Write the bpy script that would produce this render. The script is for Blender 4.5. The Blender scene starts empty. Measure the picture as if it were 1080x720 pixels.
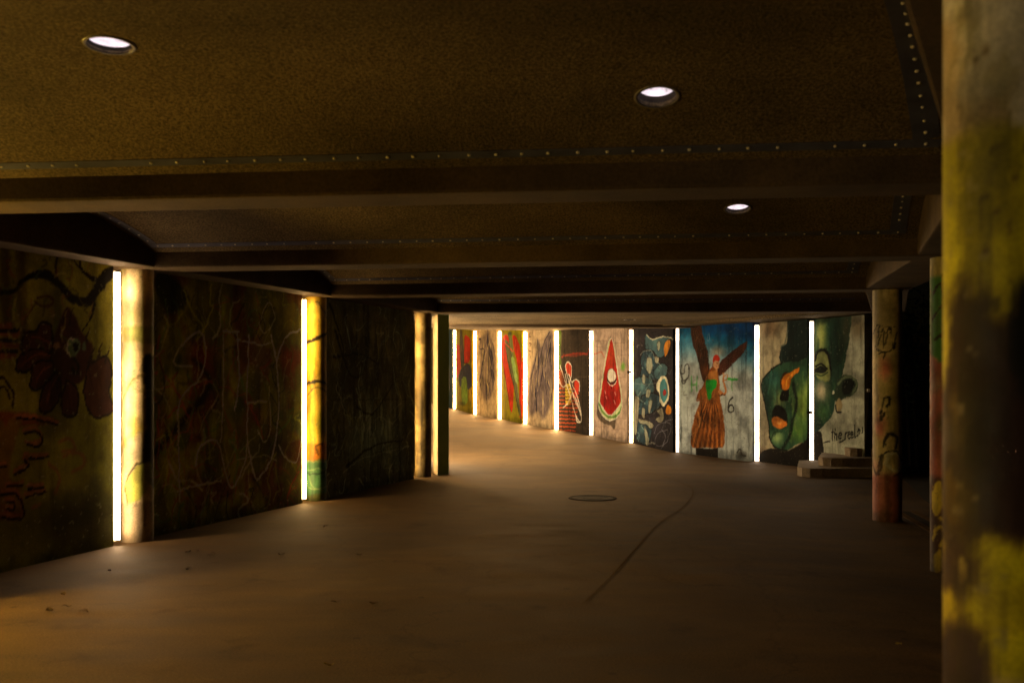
import bpy, bmesh, math, random
import numpy as np
from mathutils import Vector, Matrix

random.seed(7)
RNG = np.random.RandomState(11)
sc = bpy.context.scene
COL = sc.collection
PI = math.pi

# ------------------------------------------------------------------ camera numbers
F = 1050.0            # focal length in photograph pixels (35 mm on 36 mm)
EYE = 1.55
YH = 400.0            # horizon row


def smooth(a, b, x):
    t = np.clip((np.asarray(x, float) - a) / (b - a), 0, 1)
    return t * t * (3 - 2 * t)


RAMP_Y = [0, 19.0, 20.6, 22.6, 24.5, 26.1, 27.8, 29.2, 30.8, 32.6, 34.5, 40, 60]
RAMP_Z = [0, 0, .035, .105, .173, .235, .31, .385, .47, .585, .70, 1.0, 2.0]


def floor_z(x, y):
    z = np.interp(y, RAMP_Y, RAMP_Z)
    fall = -.11 * smooth(1.8, 3.7, x) * (1 - smooth(13.5, 15.5, y))
    return z + fall


# ------------------------------------------------------------------ helpers
def link(o, parent=None):
    COL.objects.link(o)
    if parent is not None:
        o.parent = parent
    return o


def tag(o, label=None, cat=None, group=None, kind=None):
    if label: o['label'] = label
    if cat: o['category'] = cat
    if group: o['group'] = group
    if kind: o['kind'] = kind
    return o


def empty(name, loc=(0, 0, 0), rz=0.0):
    o = bpy.data.objects.new(name, None)
    o.location = loc
    o.rotation_euler = (0, 0, rz)
    o.empty_display_size = .2
    return link(o)


def obj(name, bm, mat, parent=None, smooth_=False):
    me = bpy.data.meshes.new(name)
    bmesh.ops.recalc_face_normals(bm, faces=bm.faces)
    bm.to_mesh(me)
    bm.free()
    if smooth_:
        me.polygons.foreach_set('use_smooth', [True] * len(me.polygons))
    me.materials.append(mat)
    return link(bpy.data.objects.new(name, me), parent)


def copy_tree(o, parent=None):
    c = o.copy()
    COL.objects.link(c)
    c.parent = parent
    for ch in list(o.children):
        copy_tree(ch, c)
    return c


def prism(bm, base, z0, z1, bevel=0.0):
    """vertical prism over a plan polygon; z0/z1 may be lists"""
    n = len(base)
    z0 = z0 if isinstance(z0, (list, tuple)) else [z0] * n
    z1 = z1 if isinstance(z1, (list, tuple)) else [z1] * n
    a = [bm.verts.new((p[0], p[1], z)) for p, z in zip(base, z0)]
    b = [bm.verts.new((p[0], p[1], z)) for p, z in zip(base, z1)]
    fs = [bm.faces.new(a[::-1]), bm.faces.new(b)]
    for i in range(n):
        j = (i + 1) % n
        fs.append(bm.faces.new((a[i], a[j], b[j], b[i])))
    if bevel:
        es = list({e for f in fs for e in f.edges})
        bmesh.ops.bevel(bm, geom=es, offset=bevel, segments=2, affect='EDGES', profile=.6)
    return bm


def box(bm, c, s, M=None, bevel=0.0):
    r = bmesh.ops.create_cube(bm, size=1.0)
    T = Matrix.Translation(c) @ Matrix.Diagonal((s[0], s[1], s[2], 1))
    bmesh.ops.transform(bm, matrix=(M @ T) if M is not None else T, verts=r['verts'])
    if bevel:
        es = list({e for v in r['verts'] for e in v.link_edges})
        bmesh.ops.bevel(bm, geom=es, offset=bevel, segments=2, affect='EDGES', profile=.6)


def lathe(bm, prof, n=32, M=None, closed=False):
    rings = []
    for r, z in prof:
        ring = []
        for k in range(n):
            a = 2 * PI * k / n
            p = Vector((r * math.cos(a), r * math.sin(a), z))
            ring.append(bm.verts.new(M @ p if M is not None else p))
        rings.append(ring)
    for i in range(len(rings) - 1):
        for k in range(n):
            j = (k + 1) % n
            bm.faces.new((rings[i][k], rings[i][j], rings[i + 1][j], rings[i + 1][k]))
    return rings


# ------------------------------------------------------------------ materials
def new_mat(name):
    m = bpy.data.materials.new(name)
    m.use_nodes = True
    nt = m.node_tree
    b = nt.nodes['Principled BSDF']
    return m, nt, b


def tex_noise(nt, scale, detail=4, rough=.6, coord='Object'):
    tc = nt.nodes.new('ShaderNodeTexCoord')
    n = nt.nodes.new('ShaderNodeTexNoise')
    n.inputs['Scale'].default_value = scale
    n.inputs['Detail'].default_value = detail
    n.inputs['Roughness'].default_value = rough
    nt.links.new(tc.outputs[coord], n.inputs['Vector'])
    return n


def ramp(nt, src, stops):
    r = nt.nodes.new('ShaderNodeValToRGB')
    el = r.color_ramp.elements
    while len(el) < len(stops):
        el.new(.5)
    for e, (p, c) in zip(el, stops):
        e.position = p
        e.color = (*c, 1)
    nt.links.new(src, r.inputs['Fac'])
    return r


def mixc(nt, a, b, fac, mode='MIX'):
    m = nt.nodes.new('ShaderNodeMix')
    m.data_type = 'RGBA'
    m.blend_type = mode
    for sock, v in ((m.inputs[6], a), (m.inputs[7], b), (m.inputs[0], fac)):
        if hasattr(v, 'is_linked') or hasattr(v, 'links'):
            nt.links.new(v, sock)
        elif isinstance(v, (int, float)):
            sock.default_value = v
        else:
            sock.default_value = (*v, 1)
    return m.outputs[2]


def bump(nt, b, src, strength, dist):
    bp = nt.nodes.new('ShaderNodeBump')
    bp.inputs['Strength'].default_value = strength
    bp.inputs['Distance'].default_value = dist
    nt.links.new(src, bp.inputs['Height'])
    nt.links.new(bp.outputs[0], b.inputs['Normal'])
    return bp


def noisy(name, c0, c1, scale=6, rough=.8, bscale=60, bstr=.4, bdist=.004, speck=None, spec=.4):
    m, nt, b = new_mat(name)
    n = tex_noise(nt, scale, 6)
    col = ramp(nt, n.outputs[0], [(.3, c0), (.7, c1)]).outputs[0]
    n2 = tex_noise(nt, bscale, 5, .7)
    if speck:
        k = ramp(nt, n2.outputs[0], [(.36, (speck[0],) * 3), (.66, (speck[1],) * 3)]).outputs[0]
        col = mixc(nt, col, k, 1.0, 'MULTIPLY')
    nt.links.new(col, b.inputs['Base Color'])
    b.inputs['Roughness'].default_value = rough
    b.inputs['Specular IOR Level'].default_value = spec
    bump(nt, b, n2.outputs[0], bstr, bdist)
    return m


def painted(name, rough=.85, spec=.08):
    """graffiti paint: colours stored on the surface's own points, with render-grain and bump"""
    m, nt, b = new_mat(name)
    at = nt.nodes.new('ShaderNodeAttribute')
    at.attribute_name = 'paint'
    n1 = tex_noise(nt, 7, 7, .65)
    k1 = ramp(nt, n1.outputs[0], [(.28, (.62,) * 3), (.62, (1.08,) * 3)]).outputs[0]
    n2 = tex_noise(nt, 95, 4, .7)
    k2 = ramp(nt, n2.outputs[0], [(.3, (.7,) * 3), (.6, (1.05,) * 3)]).outputs[0]
    c = mixc(nt, at.outputs['Color'], k1, 1.0, 'MULTIPLY')
    c = mixc(nt, c, k2, 1.0, 'MULTIPLY')
    nt.links.new(c, b.inputs['Base Color'])
    r = ramp(nt, n1.outputs[0], [(.3, (rough - .12,) * 3), (.7, (rough + .15,) * 3)])
    nt.links.new(r.outputs[0], b.inputs['Roughness'])
    b.inputs['Specular IOR Level'].default_value = spec
    bump(nt, b, n2.outputs[0], .35, .004)
    return m


def plain(name, c, rough=.5, metal=0.0):
    return noisy(name, [v * .8 for v in c], [min(1, v * 1.15) for v in c], 14, rough, 90, .12, .002)


def emit(name, c, s, dirty=False):
    m, nt, b = new_mat(name)
    nt.nodes.remove(b)
    e = nt.nodes.new('ShaderNodeEmission')
    e.inputs[0].default_value = (*c, 1)
    if dirty:                                            # scuffed, spattered plastic cover
        n = tex_noise(nt, 3.5, 6, .7)
        k = ramp(nt, n.outputs[0], [(.30, (.22,) * 3), (.62, (1.0,) * 3)]).outputs[0]
        f = tex_noise(nt, 26, 3, .6)
        kf = ramp(nt, f.outputs[0], [(.31, (.05, .03, .02)), (.37, (1,) * 3)]).outputs[0]
        nt.links.new(mixc(nt, mixc(nt, c, k, 1.0, 'MULTIPLY'), kf, 1.0, 'MULTIPLY'), e.inputs[0])
    e.inputs[1].default_value = s
    nt.links.new(e.outputs[0], nt.nodes['Material Output'].inputs[0])
    return m


M_PAINT = painted('graffiti_paint')
M_PAINTC = painted('column_paint', .6, .3)
M_CEIL = noisy('sprayed_ceiling', (.07, .052, .027), (.225, .165, .085), .7, .9, 66, 1.0, .02, (.2, 1.6), .2)
M_BEAM = noisy('beam_concrete', (.055, .037, .02), (.115, .078, .042), 2.2, .85, 50, .5, .006, (.7, 1.15), .25)
M_CONC = noisy('grey_concrete', (.16, .14, .115), (.29, .255, .205), 2.5, .8, 45, .5, .006, (.75, 1.1))
M_DARKC = noisy('dark_concrete', (.05, .045, .04), (.10, .09, .08), 2.5, .85, 45, .5, .006)
M_STRIP = noisy('joint_metal', (.04, .043, .08), (.085, .092, .165), 5, .42, 60, .2, .002)
M_SCREW = plain('screw_zinc', (.72, .68, .6), .35)
M_IRON = noisy('cast_iron', (.02, .016, .012), (.045, .036, .026), 12, .85, 70, .4, .004, None, .1)
M_WHITE = plain('white_plastic', (.75, .72, .68), .4)
M_RIM = plain('lamp_rim', (.15, .135, .125), .35)
M_LEAFB = plain('dry_leaf', (.10, .055, .025), .7)
M_LEAFY = plain('yellow_leaf', (.42, .30, .06), .7)
M_BARK = noisy('bark', (.03, .022, .015), (.07, .05, .035), 8, .9, 50, .6, .01)
M_GREEN = plain('shrub_leaf', (.03, .06, .012), .6)
M_SEAM = noisy('bitumen_seam', (.105, .065, .028), (.185, .117, .054), 14, .95, 90, .1, .002, None, .03)

# lamps -------------------------------------------------------------
E_TUBE = emit('tube_glow', (1, .62, .24), 64, True)
E_INNER = emit('tube_glow_inner', (1, .70, .38), 620)
E_TUBEW = emit('tube_glow_white', (1, .66, .36), 74, True)
E_TUBEY = emit('tube_glow_gold', (1, .60, .09), 185, True)
E_TUBEG = emit('tube_glow_amber', (1, .60, .09), 300)
E_TUBEN = emit('tube_glow_rear', (1, .76, .40), 300)
E_STRIP = emit('strip_glow', (1, .56, .20), 130, True)
E_STRIPM = emit('strip_glow_middle', (1, .64, .30), 32, True)
E_STRIPN = emit('strip_glow_near', (1, .74, .50), 11, True)
E_DOWN = emit('downlight_glow', (1, .82, .88), 2.0, True)


def floor_mat():
    m, nt, b = new_mat('tunnel_floor')
    n = tex_noise(nt, .55, 6, .6)
    c = ramp(nt, n.outputs[0], [(.3, (.105, .062, .024)), (.7, (.205, .126, .053))]).outputs[0]
    # long worn streaks along the walking direction and across it
    tc = nt.nodes.new('ShaderNodeTexCoord')
    mp = nt.nodes.new('ShaderNodeMapping')
    mp.inputs['Rotation'].default_value = (0, 0, math.radians(72))
    mp.inputs['Scale'].default_value = (.8, 3.0, 1)
    nt.links.new(tc.outputs['Object'], mp.inputs[0])
    s = nt.nodes.new('ShaderNodeTexNoise')
    s.inputs['Scale'].default_value = 1.3
    s.inputs['Detail'].default_value = 7
    nt.links.new(mp.outputs[0], s.inputs['Vector'])
    ks = ramp(nt, s.outputs[0], [(.3, (.72,) * 3), (.7, (1.2,) * 3)]).outputs[0]
    c = mixc(nt, c, ks, 1.0, 'MULTIPLY')
    g = tex_noise(nt, 70, 6, .8)
    kg = ramp(nt, g.outputs[0], [(.33, (.45,) * 3), (.66, (1.45,) * 3)]).outputs[0]
    c = mixc(nt, c, kg, 1.0, 'MULTIPLY')
    st = tex_noise(nt, 2.3, 5, .55)
    kst = ramp(nt, st.outputs[0], [(.60, (1, 1, 1)), (.72, (.6, .58, .55))]).outputs[0]
    c = mixc(nt, c, kst, 1.0, 'MULTIPLY')
    # big dark patches, hairline cracks and old gum
    pt = tex_noise(nt, .28, 4, .5)
    kp = ramp(nt, pt.outputs[0], [(.46, (1, 1, 1)), (.54, (.62, .60, .58))]).outputs[0]
    c = mixc(nt, c, kp, 1.0, 'MULTIPLY')
    wv = tex_noise(nt, 1.1, 5, .6)
    ad = nt.nodes.new('ShaderNodeVectorMath'); ad.operation = 'MULTIPLY_ADD'
    ad.inputs[1].default_value = (1.6, 1.6, 1.6)
    nt.links.new(wv.outputs['Color'], ad.inputs[0])
    nt.links.new(tc.outputs['Object'], ad.inputs[2])
    vo = nt.nodes.new('ShaderNodeTexVoronoi'); vo.feature = 'DISTANCE_TO_EDGE'
    vo.inputs['Scale'].default_value = .33
    nt.links.new(ad.outputs[0], vo.inputs['Vector'])
    kc = ramp(nt, vo.outputs['Distance'], [(.0015, (.45, .42, .4)), (.006, (1, 1, 1))]).outputs[0]
    c = mixc(nt, c, kc, .55, 'MULTIPLY')
    vg = nt.nodes.new('ShaderNodeTexVoronoi'); vg.inputs['Scale'].default_value = 2.1
    nt.links.new(tc.outputs['Object'], vg.inputs['Vector'])
    kg2 = ramp(nt, vg.outputs['Distance'], [(.045, (.5, .48, .46)), (.065, (1, 1, 1))]).outputs[0]
    c = mixc(nt, c, kg2, .8, 'MULTIPLY')
    nt.links.new(c, b.inputs['Base Color'])
    rr = ramp(nt, s.outputs[0], [(.3, (.66,) * 3), (.7, (.78,) * 3)])
    nt.links.new(rr.outputs[0], b.inputs['Roughness'])
    b.inputs['Specular IOR Level'].default_value = .28
    bump(nt, b, g.outputs[0], .5, .006)
    return m


# ------------------------------------------------------------------ paint engine
def vnoise(ny, nx, sy, sx, seed):
    r = np.random.RandomState(seed)
    gy, gx = int(ny / sy) + 3, int(nx / sx) + 3
    g = r.rand(gy, gx)
    y = np.arange(ny) / sy
    x = np.arange(nx) / sx
    iy, ix = y.astype(int), x.astype(int)
    fy, fx = (y - iy)[:, None], (x - ix)[None, :]
    fy, fx = fy * fy * (3 - 2 * fy), fx * fx * (3 - 2 * fx)
    a = g[np.ix_(iy, ix)]; b_ = g[np.ix_(iy, ix + 1)]
    c = g[np.ix_(iy + 1, ix)]; d = g[np.ix_(iy + 1, ix + 1)]
    return (a * (1 - fx) + b_ * fx) * (1 - fy) + (c * (1 - fx) + d * fx) * fy


def fbm(ny, nx, s, seed, ax=1.0, ay=1.0, octs=4):
    out = 0; amp = 1.; tot = 0
    for k in range(octs):
        q = max(1.01, s / 2 ** k)
        out = out + amp * vnoise(ny, nx, max(1.01, q * ay), max(1.01, q * ax), seed + 17 * k)
        tot += amp; amp *= .55
    return out / tot


def spline(pts, closed=False, n=7):
    p = [np.array(q, float) for q in pts]
    if len(p) < 3:
        return np.array(p)
    out = []
    N = len(p)
    rng = N if closed else N - 1
    for i in range(rng):
        if closed:
            a, b_, c, d = p[(i - 1) % N], p[i], p[(i + 1) % N], p[(i + 2) % N]
        else:
            a, b_, c, d = p[max(i - 1, 0)], p[i], p[i + 1], p[min(i + 2, N - 1)]
        for k in range(n):
            t = k / n
            out.append(.5 * (2 * b_ + (c - a) * t + (2 * a - 5 * b_ + 4 * c - d) * t * t + (3 * b_ - a - 3 * c + d) * t ** 3))
    if not closed:
        out.append(p[-1])
    return np.array(out)


def srgb2lin(c):
    c = np.clip(c, 0, 1)
    return np.where(c <= .04045, c / 12.92, ((c + .055) / 1.055) ** 2.4)


class Canvas:
    def __init__(self, w, h, base, res=.012, to=None, seed=1):
        self.w, self.h, self.res, self.seed = w, h, res, seed
        self.nx, self.ny = int(round(w / res)) + 1, int(round(h / res)) + 1
        self.S = np.linspace(0, w, self.nx)
        self.Z = np.linspace(0, h, self.ny)
        self.a = np.ones((self.ny, self.nx, 3)) * (np.array(base) / 255.)
        self.to = to or (lambda x, y: (x, y))      # photograph pixel -> (s, z) on the surface
        self.T = (0, 0, 1)                          # crop origin and zoom of the coordinates typed below
        self.clip = None
        self.gain = 1.0
        self.wob = .022

    def view(self, x0, y0, k):
        self.T = (x0, y0, k)
        return self

    def cv(self, pts):
        x0, y0, k = self.T
        return [self.to(x0 + p[0] / k, y0 + p[1] / k) for p in pts]

    def _box(self, P, m):
        i0 = max(0, int((P[:, 0].min() - m) / self.w * (self.nx - 1)))
        i1 = min(self.nx, int((P[:, 0].max() + m) / self.w * (self.nx - 1)) + 2)
        j0 = max(0, int((P[:, 1].min() - m) / self.h * (self.ny - 1)))
        j1 = min(self.ny, int((P[:, 1].max() + m) / self.h * (self.ny - 1)) + 2)
        return i0, i1, j0, j1

    def _put(self, al, col, i0, i1, j0, j1):
        if self.clip is not None:
            al = al * self.clip[j0:j1, i0:i1]
        al = al[..., None]
        col = np.array(col) / 255.
        self.a[j0:j1, i0:i1] = self.a[j0:j1, i0:i1] * (1 - al) + col * al

    def _dist(self, P, i0, i1, j0, j1, closed, w=None):
        X, Y = np.meshgrid(self.S[i0:i1], self.Z[j0:j1])
        best = np.full(X.shape, 1e9)
        n = len(P)
        for k in range(n if closed else n - 1):
            a, b_ = P[k], P[(k + 1) % n]
            d = b_ - a
            L = d @ d + 1e-12
            t = np.clip(((X - a[0]) * d[0] + (Y - a[1]) * d[1]) / L, 0, 1)
            dd = np.hypot(X - a[0] - t * d[0], Y - a[1] - t * d[1])
            if w is not None:
                dd = dd - (w[k] * (1 - t) + w[(k + 1) % n] * t) / 2
            best = np.minimum(best, dd)
        return X, Y, best

    def mask(self, pts, soft=.01, curve=True):
        P = np.array(self.cv(pts))
        if curve:
            P = spline(P, True)
        i0, i1, j0, j1 = self._box(P, soft * 2)
        out = np.zeros((self.ny, self.nx))
        if i1 <= i0 or j1 <= j0:
            return out
        X, Y, d = self._dist(P, i0, i1, j0, j1, True)
        ins = np.zeros(X.shape, bool)
        n = len(P)
        for k in range(n):
            a, b_ = P[k], P[(k + 1) % n]
            if a[1] == b_[1]: continue
            c = ((a[1] > Y) != (b_[1] > Y)) & (X < (b_[0] - a[0]) * (Y - a[1]) / (b_[1] - a[1]) + a[0])
            ins ^= c
        sd = np.where(ins, d, -d)
        out[j0:j1, i0:i1] = smooth(-soft, soft, sd)
        return out

    def fill(self, pts, col, soft=.01, al=1., curve=True, wear=0.):
        m = self.mask(pts, soft, curve) * al
        if wear:
            m = m * (1 - wear * smooth(.5, .62, fbm(self.ny, self.nx, 22, self.seed + 5)))
        self._put(m, col, 0, self.nx, 0, self.ny)
        return self

    def stroke(self, pts, w, col, soft=.006, al=1., curve=True):
        P = np.array(self.cv(pts))
        n0 = len(P)
        if curve: P = spline(P)
        ww = np.interp(np.linspace(0, 1, len(P)), np.linspace(0, 1, len(w)), w) if isinstance(w, (list, tuple)) else np.full(len(P), float(w))
        m = ww.max() / 2 + soft * 2
        i0, i1, j0, j1 = self._box(P, m)
        if i1 <= i0 or j1 <= j0: return self
        X, Y, d = self._dist(P, i0, i1, j0, j1, False, ww)
        self._put((1 - smooth(-soft, soft, d)) * al, col, i0, i1, j0, j1)
        return self

    def blob(self, c, r, col, al=1., hard=0.):
        """soft spray spot; r in zoom pixels (rx, ry)"""
        p0 = np.array(self.cv([c]))[0]
        p1 = np.array(self.cv([(c[0] + r[0], c[1])]))[0]
        p2 = np.array(self.cv([(c[0], c[1] + r[1])]))[0]
        rx, ry = abs(p1[0] - p0[0]) + 1e-6, abs(p2[1] - p0[1]) + 1e-6
        X, Y = np.meshgrid(self.S, self.Z)
        q = np.hypot((X - p0[0]) / rx, (Y - p0[1]) / ry)
        self._put((1 - smooth(hard, 1, q)) * al, col, 0, self.nx, 0, self.ny)
        return self

    def grime(self, amt=.35, drips=.3, foot=.25):
        s = self.seed * 31
        n = fbm(self.ny, self.nx, 30, s)
        self.a *= (1 - amt * smooth(.45, .75, n))[..., None]
        d = fbm(self.ny, self.nx, 6, s + 3, 1, 14)
        self.a *= (1 - drips * smooth(.52, .8, d))[..., None]
        zz = self.Z[:, None] + .25 * (fbm(self.ny, self.nx, 14, s + 9) - .5)
        self.a *= (1 - foot * (1 - smooth(.02, .22, zz)))[..., None]
        f = fbm(self.ny, self.nx, 2.5, s + 12, octs=2)
        chips = smooth(.78, .84, f)
        self.a = self.a * (1 - .5 * chips[..., None]) + .5 * chips[..., None] * np.array([.42, .39, .33])
        return self

    def mottle(self, col, s=25, seed=0, lo=.45, hi=.7, al=.6, ax=1, ay=1):
        n = fbm(self.ny, self.nx, s, self.seed * 7 + seed, ax, ay)
        self._put(smooth(lo, hi, n) * al, col, 0, self.nx, 0, self.ny)
        return self

    def colors(self):
        # hand-sprayed edges: nudge the picture about by a centimetre or so
        j, i = np.meshgrid(np.arange(self.ny), np.arange(self.nx), indexing='ij')
        q = self.wob / self.res
        dx = (fbm(self.ny, self.nx, 9, self.seed + 301, octs=3) - .5) * 2 * q
        dy = (fbm(self.ny, self.nx, 9, self.seed + 302, octs=3) - .5) * 2 * q
        a = self.a[np.clip(np.rint(j + dy), 0, self.ny - 1).astype(int), np.clip(np.rint(i + dx), 0, self.nx - 1).astype(int)]
        return np.clip(srgb2lin(a) * self.gain, 0, .85)


def hatch(cv, pts, cols, n, w, L, seed, soft=.02, al=(.25, .6), slant=.2):
    """sprayed modelling strokes inside an outline"""
    r = random.Random(seed)
    xs = [p[0] for p in pts]; ys = [p[1] for p in pts]
    old = cv.clip
    m = cv.mask(pts, .012)
    cv.clip = m if old is None else m * old
    for _ in range(n):
        x, y = r.uniform(min(xs), max(xs)), r.uniform(min(ys), max(ys))
        l = r.uniform(*L)
        k = r.uniform(-slant, slant)
        cv.stroke([(x, y - l / 2), (x + k * l * .3 + r.uniform(-3, 3), y), (x + k * l, y + l / 2)], [w[0], r.uniform(*w), w[0]], r.choice(cols), soft, r.uniform(*al))
    cv.clip = old


def text_strokes():
    return {
        't': [[(.5, 0), (.45, .8), (.6, 1)], [(.1, .3), (.9, .25)]],
        'h': [[(.15, -.1), (.12, 1)], [(.12, .6), (.5, .42), (.75, .6), (.75, 1)]],
        'e': [[(.1, .7), (.8, .62), (.6, .38), (.2, .5), (.15, .85), (.5, 1), (.9, .9)]],
        'r': [[(.15, .4), (.18, 1)], [(.18, .6), (.5, .4), (.85, .45)]],
        'l': [[(.4, -.15), (.35, .9), (.7, 1)]],
        'n': [[(.15, .4), (.15, 1)], [(.15, .55), (.55, .4), (.75, .6), (.75, 1)]],
        'i': [[(.4, .4), (.4, 1)], [(.4, .15), (.42, .2)]],
        '_': [[(0, 1.0), (1, 1.0)]],
        'H': [[(.1, 0), (.1, 1)], [(.9, 0), (.85, 1)], [(.1, .55), (.88, .5)]],
        'T': [[(0, 0.02), (1, 0)], [(.5, 0), (.48, 1)]],
        '6': [[(.7, 0), (.3, .25), (.15, .7), (.4, 1), (.8, .85), (.75, .55), (.4, .5), (.18, .7)]],
        'V': [[(0, 0), (.45, 1), (1, 0)]],
        'S': [[(.9, .1), (.4, 0), (.15, .25), (.5, .5), (.85, .75), (.5, 1), (.1, .9)]],
    }


GL = text_strokes()


def write(cv, s, x, y, cw, ch, w, col, al=1., slope=0., adv=1.15):
    for i, c in enumerate(s):
        for st in GL.get(c, []):
            cv.stroke([(x + i * cw * adv + p[0] * cw, y + p[1] * ch + slope * i * cw * adv) for p in st], w, col, .008, al)


# ------------------------------------------------------------------ painted surfaces
def add_colors(me, cols):
    at = me.color_attributes.new('paint', 'FLOAT_COLOR', 'POINT')
    c = np.ones((len(cols), 4), np.float32)
    c[:, :3] = cols
    at.data.foreach_set('color', c.ravel())


def panel_mesh(name, A, B, zb, h, thick, cv, parent=None, mat=None, back=(.10, .09, .08)):
    """upright slab whose painted face runs A (left as seen) -> B (right); thickness goes away from the viewer"""
    A, B = Vector(A), Vector(B)
    t = (B - A).normalized()
    nrm = Vector((-t.y, t.x))                       # left of A->B = away from the viewer side
    nx, ny = cv.nx, cv.ny
    S = np.linspace(0, (B - A).length, nx)
    Z = np.linspace(zb, zb + h, ny)
    SS, ZZ = np.meshgrid(S, Z)
    wob = .004 * (fbm(ny, nx, 40, cv.seed + 77) - .5)
    V = np.stack([A.x + SS * t.x + wob * nrm.x, A.y + SS * t.y + wob * nrm.y, ZZ], -1).reshape(-1, 3)
    # soft outer arris
    idx = np.arange(nx * ny).reshape(ny, nx)
    Fq = np.stack([idx[:-1, :-1], idx[:-1, 1:], idx[1:, 1:], idx[1:, :-1]], -1).reshape(-1, 4).tolist()
    bv = []
    for s, z in ((0, zb), ((B - A).length, zb), ((B - A).length, zb + h), (0, zb + h)):
        bv.append((A.x + s * t.x + nrm.x * thick, A.y + s * t.y + nrm.y * thick, z))
    n0 = len(V)
    V = np.vstack([V, np.array(bv)])
    b0, b1, b2, b3 = n0, n0 + 1, n0 + 2, n0 + 3
    Fq.append([b0, b3, b2, b1])
    Fq.append([b0, b1] + idx[0, ::-1].tolist())
    Fq.append([b1, b2] + idx[::-1, -1].tolist())
    Fq.append([b2, b3] + idx[-1, :].tolist())
    Fq.append([b3, b0] + idx[:, 0].tolist())
    me = bpy.data.meshes.new(name)
    me.from_pydata(V.tolist(), [], Fq)
    cols = np.vstack([cv.colors().reshape(-1, 3), np.tile(np.array(back), (4, 1))])
    add_colors(me, cols)
    me.materials.append(mat or M_PAINT)
    return link(bpy.data.objects.new(name, me), parent)


def panel_map(A, B, zb):
    """photograph pixel -> metres along the panel and above its foot"""
    A, B = Vector(A), Vector(B)
    t = (B - A).normalized()

    def to(px, py):
        k = (px - 540) / F
        # A + s t = d (k, 1)
        det = t.x * -1 - t.y * -k
        # solve: s*t.x - d*k = -A.x ; s*t.y - d = -A.y
        D = -t.x + k * t.y
        s = (A.x - k * A.y) / D
        d = A.y + s * t.y
        z = EYE - (py - YH) * d / F
        return (s, z - zb)
    return to


def column_mesh(name, c, r, z0, z1, cv, parent=None, na=72):
    """round column; canvas s runs around it, s = w/2 faces the camera side"""
    nx, ny = na, cv.ny
    face = math.atan2(-c[1], -c[0])                 # direction towards the camera
    ang = face + np.linspace(-PI, PI, nx, endpoint=False)   # s grows to the right as seen
    Z = np.linspace(z0, z1, ny)
    AA, ZZ = np.meshgrid(ang, Z)
    wob = r + .003 * (fbm(ny, nx, 20, cv.seed + 3) - .5)
    V = np.stack([c[0] + wob * np.cos(AA), c[1] + wob * np.sin(AA), ZZ], -1).reshape(-1, 3)
    idx = np.arange(nx * ny).reshape(ny, nx)
    idr = np.roll(idx, -1, axis=1)
    Fq = np.stack([idx[:-1], idr[:-1], idr[1:], idx[1:]], -1).reshape(-1, 4).tolist()
    Fq.append(idx[0, ::-1].tolist())
    Fq.append(idx[-1].tolist())
    ii = np.clip((np.arange(nx) / nx * (cv.nx - 1)).astype(int), 0, cv.nx - 1)
    cols = cv.colors()[:, ii].reshape(-1, 3)
    me = bpy.data.meshes.new(name)
    me.from_pydata(V.tolist(), [], Fq)
    me.polygons.foreach_set('use_smooth', [True] * (len(me.polygons) - 2) + [False] * 2)
    add_colors(me, cols)
    me.materials.append(M_PAINTC)
    return link(bpy.data.objects.new(name, me), parent)


def column_map(c, r, z0):
    d = math.hypot(*c)
    xc = 540 + F * c[0] / c[1]
    rp = r * F / d * (d / c[1])

    def to(px, py):
        q = max(-1.25, min(1.25, (px - xc) / rp))
        a = math.asin(max(-1, min(1, q))) if abs(q) <= 1 else math.copysign(PI / 2 + (abs(q) - 1) * 2, q)
        return (PI * r + a * r, EYE - (py - YH) * (c[1] - r) / F - z0)
    return to


# ------------------------------------------------------------------ plan of the underpass
R_COL = .15
ZS = 2.60                      # underside of the beams
LEFT = [(-6.5, -.9), (-5.6, 2.5), (-4.65, 6.3), (-3.61, 9.6), (-2.52, 12.8), (-1.42, 15.9)]
RIGHT = [(.85, -1.1), (1.21, 2.42), (2.75, 5.45), (3.78, 8.62), (4.43, 11.75)]
BEAMS = [(LEFT[0], RIGHT[0]), (LEFT[1], RIGHT[1]), (LEFT[2], RIGHT[2]), (LEFT[3], RIGHT[3]),
         (LEFT[4], RIGHT[4]), (LEFT[5], (5.75, 15.6)), ((-1.95, 20.1), (3.62, 20.35))]
BW = .20                       # half width of a beam
ZV, RISE = 2.735, .30          # springing and rise of the vaulted ceiling bays


def V2(p): return Vector((p[0], p[1]))


def bay(i, u, t):
    (a0, a1), (b0, b1) = BEAMS[i], BEAMS[i + 1]
    p = V2(a0).lerp(V2(a1), u)
    q = V2(b0).lerp(V2(b1), u)
    d = (q - p)
    L = d.length
    k = (BW - .02) / L
    s = k + (1 - 2 * k) * t
    x = p + d * s
    if i == 5: return Vector((x.x, x.y, 2.655 + .03 * 4 * t * (1 - t)))
    return Vector((x.x, x.y, ZV + RISE * 4 * t * (1 - t)))


def bay_len(i, u):
    (a0, a1), (b0, b1) = BEAMS[i], BEAMS[i + 1]
    return (V2(b0).lerp(V2(b1), u) - V2(a0).lerp(V2(a1), u)).length - 2 * BW + .04


def bay_normal(i, u, t):
    e = .01
    a = bay(i, u + e, t) - bay(i, u - e, t)
    b_ = bay(i, u, t + e) - bay(i, u, t - e)
    n = a.cross(b_).normalized()
    return -n if n.z > 0 else n


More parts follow.
